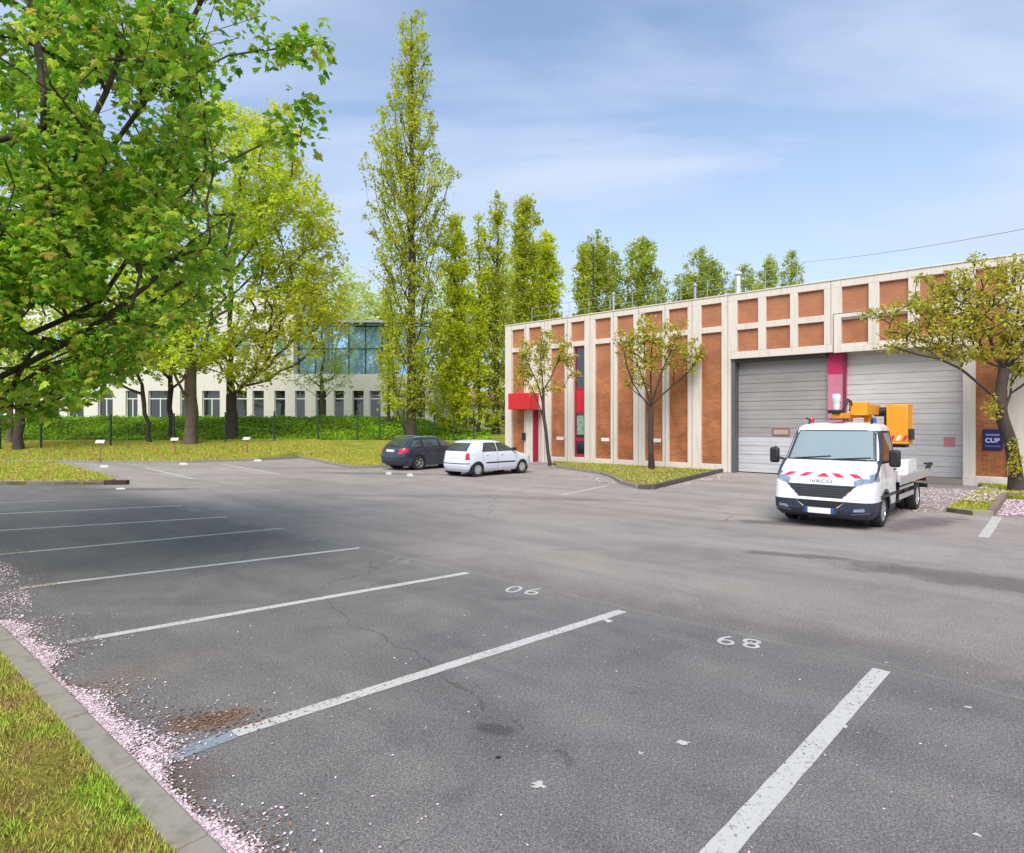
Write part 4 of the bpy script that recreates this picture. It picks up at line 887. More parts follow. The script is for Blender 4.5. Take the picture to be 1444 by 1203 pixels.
Y = 29.3; b = Vector((ray(776, Y), Y, .1))
T = [b, AT(773, 640, Y), AT(770, 610, Y), AT(767, 590, Y), AT(766, 572, Y), AT(766, 550, Y)]
sg_ = [([AT(758, 540, Y), AT(748, 520, Y), AT(740, 500, Y)], 4), ([AT(776, 535, Y), AT(784, 515, Y), AT(793, 490, Y), AT(800, 475, Y)], 5), ([AT(764, 525, Y), AT(762, 500, Y), AT(765, 470, Y)], 5), ([AT(752, 552, Y - .3), AT(745, 535, Y - .5)], 3)]
att = cat_(rng, [(745, 515, 18, 26), (762, 505, 20, 32), (738, 495, 14, 22), (770, 475, 18, 14), (795, 490, 14, 18), (812, 525, 12, 8), (755, 548, 14, 10), (735, 530, 14, 16), (800, 505, 18, 14), (785, 545, 14, 8)], Y, 260)
cherry(b, [T] + sg_, att, 93, 'slim sparse cherry tree beside the red canopy', .085, 160, 13, .12, spread=.25)
Y = 18.6; b = Vector((ray(1433, Y), Y, .1))
T = [b, AT(1432, 660, Y), AT(1424, 620, Y), AT(1413, 590, Y), AT(1409, 565, Y), AT(1412, 545, Y), AT(1416, 520, Y)]
sg_ = [([AT(1385, 545, Y - .2), AT(1355, 520, Y - .4), AT(1325, 506, Y - .6), AT(1295, 500, Y - .7), AT(1262, 490, Y - .8), AT(1235, 470, Y - .9)], 4), ([AT(1425, 555, Y + .3), AT(1440, 545, Y + .4), AT(1470, 520, Y + .5), AT(1500, 490, Y + .6)], 3),
       ([AT(1405, 500, Y), AT(1392, 470, Y), AT(1375, 440, Y), AT(1362, 425, Y)], 6), ([AT(1425, 490, Y + .2), AT(1435, 450, Y + .2), AT(1440, 400, Y + .2)], 6), ([AT(1400, 505, Y + .5), AT(1380, 480, Y + .9), AT(1340, 445, Y + 1.0)], 6), ([AT(1440, 500, Y - .4), AT(1480, 455, Y - .6)], 6)]
att = cat_(rng, [(1390, 430, 55, 55), (1330, 455, 55, 32), (1275, 465, 32, 18), (1240, 440, 25, 10), (1300, 425, 42, 16), (1345, 400, 42, 24), (1420, 380, 36, 26), (1380, 495, 46, 16), (1440, 470, 40, 60), (1500, 430, 60, 60), (1330, 490, 42, 12), (1440, 520, 20, 14), (1260, 488, 30, 6), (1375, 365, 12, 8), (1300, 390, 14, 8)], Y, 1250)
cherry(b, [T] + sg_, att, 95, 'spreading cherry tree with leaning trunk at the right edge beside the blue sign', .175, 1250, 13, .10, spread=.19)
rng = np.random.default_rng(97)
# leafy shoots on that trunk belong to the tree
ct = [o for o in C.objects if o.get('label', '').startswith('spreading cherry')][0]
cen = np.concatenate([ell(rng, AT(1400, 575, Y - .1), (.28, .2, .45), 200, .1), ell(rng, AT(1432, 655, Y - .2), (.25, .2, .45), 220, .1), ell(rng, AT(1428, 630, Y - .2), (.15, .15, .3), 60, .1)]) - np.array(b)
leaves('shoots', cen, .09 * (.6 + .7 * rng.random(len(cen))), rng, L_CHERRY, ct, 'oval', .5, .3, rng.random(len(cen)))

# ivy covered bank: leaves on the slope (nobody could count them)
rng = np.random.default_rng(100); n = 52000
px = rng.random(n) * 900 - 200; Yb = 42.9 + rng.random(n) ** .9 * 5.4; X = ray(px, Yb); z = terrain(X, Yb) + rng.random(n) * (.08 + .10 * (np.sin(X * 1.7) * np.sin(X * .63 + Yb * 1.3) + 1))
ok = X < -1.6; cen = np.stack([X, Yb, z], 1)[ok]
iv = leaves('ground_cover', cen, .17 * (.6 + .8 * rng.random(len(cen))), rng, L_IVY, None, 'flat', 1.0, .2, .5 + .5 * np.sin(cen[:, 0] * .9) * np.sin(cen[:, 1] * 2 + cen[:, 0] * .35)); tag(iv, kind='stuff', label='ivy and low green ground cover on the bank', cat='ground cover')
# grass blades: near verge and lawn edge
def blades(name, pts, h, rng, mat, wd=.006):
    n = len(pts); a = rng.random(n) * 6.283; hh = h * (.5 + rng.random(n)); lean = rng.normal(0, .45, (n, 2)) * hh[:, None]
    s = np.stack([np.cos(a), np.sin(a), np.zeros(n)], 1) * wd; b0 = pts - s; b1 = pts + s; tp = pts + np.concatenate([lean, hh[:, None]], 1)
    V = np.stack([b0, b1, tp], 1).reshape(-1, 3); f = np.arange(n * 3).reshape(-1, 3)
    tn = .45 + .22 * np.sin(pts[:, 0] * 4.1 + 1) * np.sin(pts[:, 1] * 3.7 + pts[:, 0]) + .2 * np.sin(pts[:, 0] * 9.3 + pts[:, 1] * 5) * np.sin(pts[:, 1] * 11.0 - pts[:, 0] * 3) + rng.normal(0, .15, n)
    o = np_mesh(name, V, f, mat, None, attr=np.clip(tn, 0, 1)); return tag(o, kind='stuff')
def tone_mat(name, stops, rnd_stops=None):
    m, t, p = new_mat(name); a = N(t, 'ShaderNodeAttribute'); a.attribute_name = 'tone'; g = N(t, 'ShaderNodeNewGeometry')
    c1 = ramp(t, a.outputs['Fac'], stops); c2 = ramp(t, g.outputs['Random Per Island'], [(0, (.6,)*3), (1, (1.5,)*3)])
    t.links.new(mix(t, 1.0, c1, c2, 'MULTIPLY'), p.inputs['Base Color']); p.inputs['Roughness'].default_value = .8; p.inputs['Specular IOR Level'].default_value = .2; return m
M['blade'] = tone_mat('grass blade', [(.1, (.38, .25, .11)), (.35, (.42, .38, .08)), (.6, (.33, .42, .05)), (.85, (.23, .42, .03))])
M['bladedry'] = tone_mat('dry lawn blade', [(.2, (.44, .33, .09)), (.5, (.44, .44, .06)), (.8, (.28, .42, .04))])
n = 230000; t_ = rng.random(n) * 11 - 1.5; u_ = rng.random(n) ** 1.3 * 5.0
base = np.array(k0)[None] + np.array(kd)[None] * t_[:, None] + np.array(kn)[None] * (.18 + u_)[:, None]; px, py = proj(base)
ok = (base[:, 1] > 1.2) & (px > -80); base = base[ok]; base[:, 2] = .05
blades('grass', base, .032, rng, M['blade'], .0035)
n = 120000; px = rng.random(n) * 640 - 20; ef = np.interp(px, [e[0] for e in edge], [e[1] for e in edge]); Yf = F * CAMH / (ef - 596); Yb = Yf + .15 + rng.random(n) ** .8 * 8; ok = Yb < 43; px, Yb = px[ok], Yb[ok]
X = ray(px, Yb); blades('grass', np.stack([X, Yb, terrain(X, Yb)], 1), .09, rng, M['bladedry'], .02)
# ragged weeds in the two planting beds and the grass corner
def inpoly(P, poly):
    x, y = P[:, 0], P[:, 1]; r_ = np.zeros(len(P), bool); n = len(poly)
    for i in range(n):
        x1, y1 = poly[i][:2]; x2, y2 = poly[(i+1) % n][:2]
        r_ ^= ((y1 > y) != (y2 > y)) & (x < (x2 - x1) * (y - y1) / (y2 - y1 + 1e-9) + x1)
    return r_
def fill(poly, n, rng, z):
    a = np.array([p[:2] for p in poly]); lo, hi = a.min(0), a.max(0); q = lo + rng.random((n, 2)) * (hi - lo); q = q[inpoly(q, [tuple(p) for p in a])]
    return np.concatenate([q, np.full((len(q), 1), z)], 1)
blades('grass', fill(isl, 12000, rng, .1), .06, rng, M['bladedry'], .012)
blades('grass', fill(bd, 26000, rng, .1), .05, rng, M['bladedry'], .01)
nz = [G(-60, 655), G(-60, 685)] + npts[2:]
blades('grass', fill(nz, 60000, rng, .12), .07, rng, M['bladedry'], .016)
# ------------------------------------------------------------------ fallen cherry petals and brown litter
M['petal'] = tone_mat('pink cherry petal', [(0, (.74, .64, .67)), (.6, (.70, .53, .58)), (1, (.42, .30, .27))])
M['litter'] = tone_mat('brown leaf litter', [(0, (.22, .12, .07)), (1, (.14, .10, .08))])
def litter(name, P, size, rng, mat, lab, cat, z=.008):
    n = len(P); P = np.concatenate([P[:, :2], (z + rng.random(n) * .008)[:, None] + P[:, 2:3]], 1); a = rng.random(n) * 6.283; s = size * (.5 + rng.random(n))
    u = np.stack([np.cos(a), np.sin(a), rng.normal(0, .18, n)], 1) * s[:, None]; v = np.stack([-np.sin(a), np.cos(a), rng.normal(0, .18, n)], 1) * s[:, None] * .75
    V = np.stack([P - u, P - v, P + u, P + v], 1).reshape(-1, 3); f = np.arange(4 * n).reshape(-1, 4)
    return tag(np_mesh(name, V, f, mat, None, attr=rng.random(n)), lab, cat, kind='stuff')
def along(n, t0, t1, w0, rng, off=.0):
    t_ = t0 + rng.random(n) * (t1 - t0); wob = .5 + .35 * np.sin(t_ * 2.3) + .3 * np.sin(t_ * 5.1 + 1); u_ = np.abs(rng.normal(0, 1, n)) * w0 * np.clip(wob, .15, 2) + off
    # drifts thin out in irregular patches
    k = np.sin(t_ * 7 + u_ * 9) * np.sin(t_ * 3.1 - u_ * 5) + rng.random(n) * 1.6 > -.1
    return (np.array(k0)[None] + np.array(kd)[None] * t_[:, None] - np.array(kn)[None] * u_[:, None])[k] * np.array([1, 1, 0])
Pn = along(38000, -2.2, 7, .12, rng); Pf = along(15000, -12, -2.0, .30, rng)
sc = np.stack([rng.random(700) * 12 - 4, 2.5 + rng.random(700) ** 1.5 * 9, np.zeros(700)], 1)
litter('fallen_petals', np.concatenate([Pn, Pf, along(2200, -2, 7, .42, rng)]), .0085, rng, M['petal'], 'pink cherry petals drifted along the near kerb', 'petals', .006)
EP = fill([G(-60, 788), G(22, 796), G(38, 830), G(48, 862), G(12, 884), G(-60, 866)], 26000, rng, 0); EP = EP[np.sin(EP[:, 0]*4.1)*np.sin(EP[:, 1]*3.3 + EP[:, 0]*2) + rng.random(len(EP))*1.3 > .55]
litter('fallen_petals', EP, .0095, rng, M['petal'], 'pale petal drift on the asphalt at the left edge of the bays', 'petals', .006)
litter('fallen_petals', sc, .007, rng, M['petal'], 'single pale petals scattered over the near bays', 'petals', .006)
litter('leaf_litter', np.concatenate([along(2800, -2, 7, .33, rng), np.array(G(300, 1015))[None] + rng.normal(0, 1, (420, 3)) * [.2, .1, 0]]), .010, rng, M['litter'], 'brown litter between the petals and the asphalt', 'litter', .005)
qd = [G(1296, 688), G(1384, 690), G(1335, 722), G(1262, 722), G(1278, 700)]
P1 = fill(qd, 15000, rng, 0); P2 = fill([G(1420, 705), G(1444, 706), G(1560, 716), G(1560, 731), G(1405, 727)], 20000, rng, 0); P3 = fill([G(1388, 690), G(1420, 700), G(1403, 718), G(1345, 712)], 9000, rng, .1)
P4 = fill([G(1022, 668), G(1022, 674), G(960, 688), G(930, 689)], 5000, rng, 0)
keepn = lambda P: P[np.sin(P[:, 0]*3.3)*np.sin(P[:, 1]*2.9 + P[:, 0]) + rng.random(len(P))*1.5 > .35]
litter('fallen_petals', np.concatenate([keepn(P1), P2]), .02, rng, M['petal'], 'pink petals covering the asphalt beside the truck and along the right kerb', 'petals')
litter('fallen_petals', keepn(P3), .02, rng, M['petal'], 'pink petals on the small grass bed by the blue sign', 'petals', .05)
litter('fallen_petals', np.concatenate([keepn(P4), G_ := fill([G(786, 660), G(880, 683), G(860, 683), G(770, 661)], 1500, rng, 0)]), .022, rng, M['petal'], 'pale petals along the dark kerb before the left garage door', 'petals')

# ------------------------------------------------------------------ vehicles: bodies as stacked rounded outlines, x forward, z up
class Body:
    def __init__(s, keys, dz=.022, M_=300):
        k = np.array(keys, float); s.zk = k[:, 0]; s.k = k; s.dz = dz; s.M = M_
    def par(s, z): return [np.interp(z, s.zk, s.k[:, i]) for i in (1, 2, 3, 4)]
    def fx(s, y, z, side=1):
        xf, xr, w_, n = s.par(z); a = (xf - xr) / 2; u = np.clip(abs(y) / w_, 0, .9999); return (xf + xr) / 2 + side * a * (1 - u ** n) ** (1 / n)
    def sy(s, x, z):
        xf, xr, w_, n = s.par(z); a = (xf - xr) / 2; u = np.clip(abs(x - (xf + xr) / 2) / a, 0, .9999); return w_ * (1 - u ** n) ** (1 / n)
    def mesh(s, cls):
        zs = [s.zk[0]]
        for a, b in zip(s.zk[:-1], s.zk[1:]):
            n = max(1, int(math.ceil((b - a) / s.dz))); zs += list(np.linspace(a, b, n + 1)[1:])
        rings = []
        for z in zs:
            xf, xr, w_, n = s.par(z); t = np.linspace(0, 2*np.pi, 6001); c, q = np.cos(t), np.sin(t)
            x = (xf+xr)/2 + (xf-xr)/2 * np.sign(c) * np.abs(c) ** (2/n); y = w_ * np.sign(q) * np.abs(q) ** (2/n)
            L = np.concatenate([[0], np.cumsum(np.hypot(np.diff(x), np.diff(y)))]); u = np.linspace(0, L[-1], s.M + 1)[:-1]
            rings.append(np.stack([np.interp(u, L, x), np.interp(u, L, y), np.full(s.M, z)], 1))
        V = np.array(rings); groups = {}
        for i in range(len(zs) - 1):
            for j in range(s.M):
                j2 = (j + 1) % s.M; c = (V[i, j] + V[i, j2] + V[i+1, j] + V[i+1, j2]) / 4; nm = cls(*c)
                if nm: groups.setdefault(nm, []).append(((i, j), (i, j2), (i+1, j2), (i+1, j)))
        groups.setdefault('body', []).append(tuple((len(zs) - 1, j) for j in range(s.M)))
        return V, groups
    def build(s, cls, mats, parent, names):
        V, groups = s.mesh(cls); out = {}
        for nm, fs in groups.items():
            idx = {}; vs = []; ff = []
            for f in fs:
                r_ = []
                for q in f:
                    if q not in idx: idx[q] = len(vs); vs.append(tuple(V[q]))
                    r_.append(idx[q])
                ff.append(tuple(r_))
            b = MB(); b.add(vs, ff, True); out[nm] = b.build(names.get(nm, nm), mats[nm], parent, sharp=38, fixn=False)
        return out
    def pt(s, face, a, z, off):
        if face == 'front': return (s.fx(a, z, 1) + off, a, z)
        if face == 'rear': return (s.fx(a, z, -1) - off, a, z)
        y = s.sy(a, z) + off; return (a, y if face == 'left' else -y, z)
    def patch(s, face, quad, name, mat, parent, off=.004, n=(10, 6)):
        (a0, b0), (a1, b1), (a2, b2), (a3, b3) = quad; vs = []
        for j in range(n[1] + 1):
            for i in range(n[0] + 1):
                u, v = i/n[0], j/n[1]; a = (1-v)*((1-u)*a0 + u*a1) + v*((1-u)*a3 + u*a2); z = (1-v)*((1-u)*b0 + u*b1) + v*((1-u)*b3 + u*b2)
                vs.append(s.pt(face, a, z, off))
        fs = [(j*(n[0]+1)+i, j*(n[0]+1)+i+1, (j+1)*(n[0]+1)+i+1, (j+1)*(n[0]+1)+i) for j in range(n[1]) for i in range(n[0])]
        return MB().add(vs, fs, True).build(name, mat, parent, sharp=60, fixn=False)
    def seal(s, face, quad, parent, mat, out=.02, inn=.028, off=.006, name='window_seal'):
        q = np.array(quad, float); c = q.mean(0); d = q - c; L = np.linalg.norm(d, axis=1, keepdims=True)
        o, i_ = c + d * (1 + out / L * 1.2), c + d * (1 - inn / L * 1.2); b = MB(); N_ = 10; vs = []
        for e in range(4):
            for k in range(N_):
                t = k / N_
                for P in (o, i_):
                    p_ = P[e] * (1 - t) + P[(e+1) % 4] * t; vs.append(s.pt(face, p_[0], p_[1], off))
        n = len(vs) // 2; b.add(vs, [(2*k, 2*((k+1) % n), 2*((k+1) % n)+1, 2*k+1) for k in range(n)], True); return b.build(name, mat, parent, sharp=60, fixn=False)
    def lip(s, side, xw, zw, R0, R1, parent, mat, zmin, off=.006, name='arch_lip'):
        vs = []; N_ = 40
        for k in range(N_ + 1):
            a = math.pi * (-.12 + 1.24 * k / N_)
            for r_ in (R0, R1):
                x, z = xw + r_ * math.cos(a), max(zw + r_ * math.sin(a), zmin); vs.append(s.pt(side, x, max(z, s.zk[0]), off))
        return MB().add(vs, [(2*k, 2*k+1, 2*k+3, 2*k+2) for k in range(N_)], True).build(name, mat, parent, sharp=60, fixn=False)
def inq(p, quad):
    s = 0
    for i in range(4):
        (x1, y1), (x2, y2) = quad[i], quad[(i+1) % 4]; c = (x2-x1)*(p[1]-y1) - (y2-y1)*(p[0]-x1)
        if c != 0:
            if s == 0: s = 1 if c > 0 else -1
            elif (c > 0) != (s > 0): return False
    return True
def wheel(parent, x, y, r, wd, out, rim='alloy', spokes=6, cover=False):
    """out = +1/-1: which way the outer face looks"""
    w_ = empty('wheel', (x, y, r)); w_.parent = parent; h = wd / 2; o = out
    MB().lathe([(r*.62, -h*.9), (r*.9, -h), (r*.985, -h*.8), (r, -h*.4), (r, h*.4), (r*.985, h*.8), (r*.9, h), (r*.66, h*.95), (r*.62, h*.6)], n=40).build('tyre', M['rubber'], w_)
    b = MB(); f = o * h
    if cover: b.lathe([(0, f*.98), (r*.2, f*.98), (r*.45, f*.86), (r*.58, f*.9), (r*.64, f*.75)], n=36)
    else:
        b.lathe([(r*.56, f*.5), (r*.60, f*.92), (r*.645, f*.9), (r*.65, f*.5)], n=36); b.lathe([(0, f*.9), (r*.13, f*.88), (r*.15, f*.6)], n=20)
        for k in range(spokes):
            a = 2*math.pi*k/spokes; c, s_ = math.cos(a), math.sin(a); b.bar((c*r*.1, f*.75, s_*r*.1), (c*r*.6, f*.82, s_*r*.6), r*.14, abs(f)*.2, up=(0, 1, 0))
    b.build('rim', M[rim], w_, fixn=False)
    MB().lathe([(0, f*.3), (r*.6, f*.3)], n=24).build('brake', M['black'], w_)
    if cover:
        q = MB()
        for k in range(9):
            a = 2*math.pi*k/9; q.lathe([(0, f*.97), (r*.05, f*.97)], n=8, c=(math.cos(a)*r*.38, .002*o, math.sin(a)*r*.38))
        q.build('vent_holes', M['black'], w_)
    return w_
def liner(parent, x, y0, y1, R_, zc):
    n = 24; vs = []
    for k in range(n + 1):
        a = math.pi * (-.15 + 1.3 * k / n)
        for y in (y0, y1): vs.append((x + R_*math.cos(a), y, zc + R_*math.sin(a)))
    b = MB(); b.add(vs, [(2*k, 2*k+1, 2*k+3, 2*k+2) for k in range(n)]); b.add([(x + R_*math.cos(2*math.pi*k/n), y0, zc + R_*math.sin(2*math.pi*k/n)) for k in range(n)], [tuple(range(n))])
    b.build('wheel_well', M['black'], parent)
def seat(parent, x, y, z, mat):
    b = MB(); b.box(x-.22, x+.25, y-.23, y+.23, z, z+.14); m_ = Matrix.Translation((x-.22, y, z+.1)) @ Matrix.Rotation(R(-12), 4, 'Y'); b.box(-.08, .06, -.22, .22, 0, .52, m_); b.box(-.05, .04, -.13, .13, .54, .72, m_); b.build('seat', mat, parent, bevel=.03)

def small_car(name, loc, rz, label, cat, keys, paint, wx, wr, wy, R_, side_q, rear_q, front_q, tail, moulding, seams, extra):
    car = empty(name, loc, rz, label=label, cat=cat); B = Body(keys); zmin = keys[0][0]
    quads = [('s', q) for q in side_q]
    def cls(x, y, z):
        for xw in wx:
            if (x - xw)**2 + (z - wr)**2 < R_**2 and abs(y) > wy - .25 and z < .85: return None
        for q in side_q:
            if abs(y) > .45 and inq((x, z), q) and abs(y) > B.par(z)[2] * .80: return None
        if x < -.6 and inq((y, z), rear_q) and z > .9: return None
        if x > -.4 and inq((y, z), front_q) and x > B.fx(0, z) - .35 and z > .9: return None
        if tail(x, y, z): return 'tail_light'
        if x > keys[2][1] - .32 and abs(y) > .45 and .60 < z < .74: return 'headlight'
        if moulding(x, y, z): return 'moulding'
        return 'body'
    B.build(cls, dict(body=paint, tail_light=M['lamp_red'], moulding=M['navy'], headlight=M['lamp_clear']), car, {})
    for q in side_q:
        for sd in ('left', 'right'): g = B.patch(sd, q, 'side_window', M['autoglass'], car); B.seal(sd, q, car, M['black'])
    B.patch('rear', rear_q, 'rear_window', M['autoglass'], car); B.seal('rear', rear_q, car, M['black'], off=.006)
    B.patch('front', front_q, 'windscreen', M['autoglass'], car); B.seal('front', front_q, car, M['black'])
    for sd, o in (('left', 1), ('right', -1)):
        for xw in wx:
            wheel(car, xw, o * (wy - .09), wr, .19, o, extra.get('rim', 'alloy'), extra.get('spokes', 7), extra.get('cover', False)); B.lip(sd, xw, wr, R_ - .025, R_ + .025, car, paint if not extra.get('darklip') else M['black'], zmin); liner(car, xw, o*(wy - .34), o*(wy - .03), R_ + .005, wr)
        for (xa, za, xb, zb_) in seams:
            B.patch(sd, [(xa - .006, za), (xa + .006, za), (xb + .006, zb_), (xb - .006, zb_)], 'door_gap', M['black'], car, .003, (1, 14))
        for xh in extra['handles']:
            s_ = o; y = float(B.sy(xh, .84)) + .012; MB().box(xh - .08, xh + .08, s_*y - .012, s_*y + .012, .83, .86).build('door_handle', paint, car, bevel=.006)
        xm = extra['mirror']; ym = float(B.sy(xm, 1.0)); MB().box(xm - .08, xm + .06, min(o*(ym + .02), o*(ym + .19)), max(o*(ym + .02), o*(ym + .19)), .97, 1.10).build('mirror', extra.get('mirrormat', paint), car, bevel=.035)
    px_, pz0, pz1 = extra['plate']; xr_ = float(B.fx(0, (pz0+pz1)/2, -1)) - .012
    MB().box(xr_ - .008, xr_ + .01, -px_, px_, pz0, pz1).build('number_plate', M['plate'], car, bevel=.004)
    MB().box(-1.5, .9, -.62, .62, .28, .36).build('floor', M['black'], car)
    MB().box(extra['dash'] - .25, extra['dash'] + .15, -.62, .62, .55, .93).build('dashboard', M['black'], car, bevel=.04)
    for y in (-.36, .36): seat(car, -.05, y, .45, simple('seat cloth', (.05, .05, .06), .9)); 
    MB().box(-1.05, -.75, -.58, .58, .42, 1.02).build('rear_bench', simple('bench cloth', (.05, .05, .06), .9), car, bevel=.05)
    xb = float(B.fx(0, .34, -1)) - .003
    MB().tube([(xb + .02, .42, .24), (xb - .05, .42, .235)], .025, 10).build('exhaust', M['steel'], car)
    MB().bar((float(B.fx(0, rear_q[0][1] + .02, -1)) - .02, 0, rear_q[0][1] + .02), (float(B.fx(.3, rear_q[0][1] + .06, -1)) - .02, .38, rear_q[0][1] + .08), .015, .02).build('rear_wiper', M['black'], car)
    return car, B
ck = [(.20,1.85,-1.70,.74,6),(.30,1.95,-1.80,.80,6),(.42,1.99,-1.84,.822,6),(.50,1.985,-1.84,.828,6),(.60,1.96,-1.80,.83,6.5),(.72,1.86,-1.775,.825,6.5),(.80,1.62,-1.755,.818,6.5),(.88,1.27,-1.735,.805,7),(.95,1.02,-1.71,.79,7),(1.05,.84,-1.64,.762,7),(1.20,.52,-1.50,.70,7),(1.31,.22,-1.37,.65,6.5),(1.37,.0,-1.22,.60,6),(1.405,-.25,-1.0,.50,5),(1.42,-.45,-.8,.25,4)]
fw = Vector((.70, .714, 0)); yl = Vector((-.714, .70, 0)); pos = Vector((-1.36, 24.5, 0)) + fw * 1.235 + yl * .74
small_car('hatchback', pos, math.atan2(fw.y, fw.x), 'small white hatchback parked by the warehouse door, seen from its rear right', 'car', ck, M['silver'], (-1.235, 1.235), .285, .825, .345,
    [[(-.98, .975), (-.22, .975), (-.25, 1.30), (-.80, 1.295)], [(-.13, .975), (.86, .975), (.34, 1.275), (-.16, 1.30)]], [(-.60, 1.00), (.60, 1.00), (.51, 1.30), (-.51, 1.30)], [(-.66, 1.0), (.66, 1.0), (.53, 1.31), (-.53, 1.31)],
    lambda x, y, z: x < -1.60 and abs(y) > .62 and .66 < z < .93, lambda x, y, z: (abs(y) > .78 and -.80 < x < .82 and .50 < z < .56) or (x < -1.6 and .50 < z < .545),
    [(-.175, .32, -.175, .96), (.88, .32, .88, .94), (-.92, .62, -1.0, .97)], dict(cover=True, rim='alu', handles=(-.75, .05), mirror=.74, plate=(.26, .70, .81), dash=.85, mirrormat=M['black']))
bk = [(.20,2.05,-2.10,.80,6),(.30,2.2,-2.30,.87,6),(.45,2.27,-2.37,.90,6),(.60,2.26,-2.38,.905,6.5),(.74,2.14,-2.35,.905,6.5),(.84,1.80,-2.31,.90,6.5),(.93,1.25,-2.26,.885,7),(1.0,.98,-2.20,.865,7),(1.12,.72,-2.06,.82,7),(1.25,.40,-1.88,.75,7),(1.36,.06,-1.70,.68,6.5),(1.42,-.22,-1.50,.62,6),(1.45,-.55,-1.25,.50,5),(1.462,-.8,-1.05,.25,4)]
fw = Vector((.66, .75, 0)); yl = Vector((-.75, .66, 0)); pos = Vector((-4.15, 28.0, 0)) + fw * 1.40 + yl * .80
cr, B = small_car('estate_car', pos, math.atan2(fw.y, fw.x), 'dark slate blue estate car parked on the left of the white hatchback', 'car', bk, M['darkpaint'], (-1.40, 1.40), .325, .90, .375,
    [[(-1.92, 1.02), (-1.22, 1.02), (-1.22, 1.345), (-1.62, 1.33)], [(-1.15, 1.02), (-.20, 1.02), (-.22, 1.36), (-1.15, 1.35)], [(-.12, 1.02), (.80, 1.02), (.15, 1.33), (-.14, 1.36)]], [(-.66, 1.06), (.66, 1.06), (.55, 1.36), (-.55, 1.36)], [(-.72, 1.05), (.72, 1.05), (.55, 1.35), (-.55, 1.35)],
    lambda x, y, z: x < -1.95 and abs(y) > .55 and .74 < z < .96 and (x < -2.2 or z > .80), lambda x, y, z: z < .42 and x < -2.0, [(-.16, .32, -.16, 1.0), (.90, .32, .90, .98), (-1.12, .62, -1.18, 1.0)],
    dict(handles=(-.98, -.02), mirror=.70, plate=(.27, .80, .92), dash=.85, rim='alloy', spokes=5))
for sd, o in (('left', 1), ('right', -1)): MB().tube([(-1.6, o*.62, 1.42), (-1.3, o*.62, 1.475), (-.5, o*.62, 1.485), (-.1, o*.62, 1.44)], .015, 8).build('roof_rail', M['alu'], cr)

# ---- platform truck with folded boom
tr = empty('platform_truck', (6.79, 13.37, 0), math.atan2(-.742, -.671), label='white flatbed truck with a folded orange boom and basket parked before the garage doors', cat='truck')
tk = [(.20,.80,-1.25,.86,9),(.26,.90,-1.25,.92,9),(.36,.95,-1.26,.955,8),(.55,.955,-1.27,.965,8),(.62,.94,-1.27,.965,8),(.75,.925,-1.27,.965,8),(.88,.90,-1.27,.96,8),(.94,.84,-1.27,.958,8),(1.00,.765,-1.27,.955,8),(1.07,.665,-1.27,.95,8),(1.15,.55,-1.27,.945,8.5),(1.22,.44,-1.27,.938,9),(1.28,.35,-1.27,.93,10),(1.34,.29,-1.27,.92,10),(1.50,.175,-1.265,.90,10),(1.70,.03,-1.255,.865,10),(1.90,-.115,-1.24,.825,9),(1.99,-.20,-1.22,.80,8),(2.05,-.31,-1.17,.755,7),(2.09,-.48,-1.08,.66,6),(2.115,-.7,-.95,.35,4)]
TB = Body(tk, .02, 330)
ws_q = [(-.83, 1.345), (.83, 1.345), (.735, 1.93), (-.735, 1.93)]; sw_q = [(-.98, 1.30), (.12, 1.30), (-.33, 1.90), (-.98, 1.90)]
def tcls(x, y, z):
    if x**2 + (z - .33)**2 < .40**2 and abs(y) > .6: return None
    if inq((y, z), ws_q) and x > TB.fx(0, z) - .5 and x > -.4: return None
    if abs(y) > TB.par(z)[2] * .85 and inq((x, z), sw_q): return None
    if z < .545 and (x > .30): 
        if x > .8 and abs(y) < .40 - (.54 - z) * .5 and z > .42: return 'intake'
        return 'bumper'
    if z < .42: return 'bumper'
    if x > .6 and .60 < z < .865 and abs(y) < .40 + (z - .60) / .265 * .26: return 'grille'
    if x > .42 and abs(y) > .60 and .84 + (abs(y) - .6) * .30 < z < .96 + (abs(y) - .6) * .5: return 'headlight'
    return 'body'
parts = TB.build(tcls, dict(body=M['whitepaint'], bumper=M['navy'], grille=simple('dark grey mesh', (.055, .06, .065), .5, var=.3, scale=40), intake=M['black'], headlight=M['lamp_clear']), tr, dict(body='cab'))
TB.patch('front', ws_q, 'windscreen', M['cabglass'], tr, .004, (16, 8)); TB.seal('front', ws_q, tr, M['black'], out=.03, inn=.02)
for sd in ('left', 'right'): TB.patch(sd, sw_q, 'side_window', M['glass'], tr); TB.patch(sd, [(.13, 1.29), (.24, 1.29), (-.18, 1.93), (-.32, 1.93)], 'pillar_trim', M['navy'], tr, .012, (4, 24)); MB().tube([(.24, (1 if sd == 'left' else -1) * .915, 1.30), (.42, (1 if sd == 'left' else -1) * .93, 1.16), (.66, (1 if sd == 'left' else -1) * .925, .99)], [.03, .024, .012], 8).build('bonnet_gap', M['navy'], tr); TB.seal(sd, sw_q, tr, M['black'], out=.035, inn=.02)
for k in range(5):
    gl = MB(); z = .645 + k * .047; hw_ = .40 + (z - .60) / .265 * .26 - .02
    for i in range(12):
        y0_, y1_ = -hw_ + 2*hw_*i/12, -hw_ + 2*hw_*(i+1)/12; gl.bar((float(TB.fx(y0_, z)) + .006, y0_, z), (float(TB.fx(y1_, z)) + .006, y1_, z), .014, .012)
    gl.build('grille_bar', M['navy'], parts['grille'])
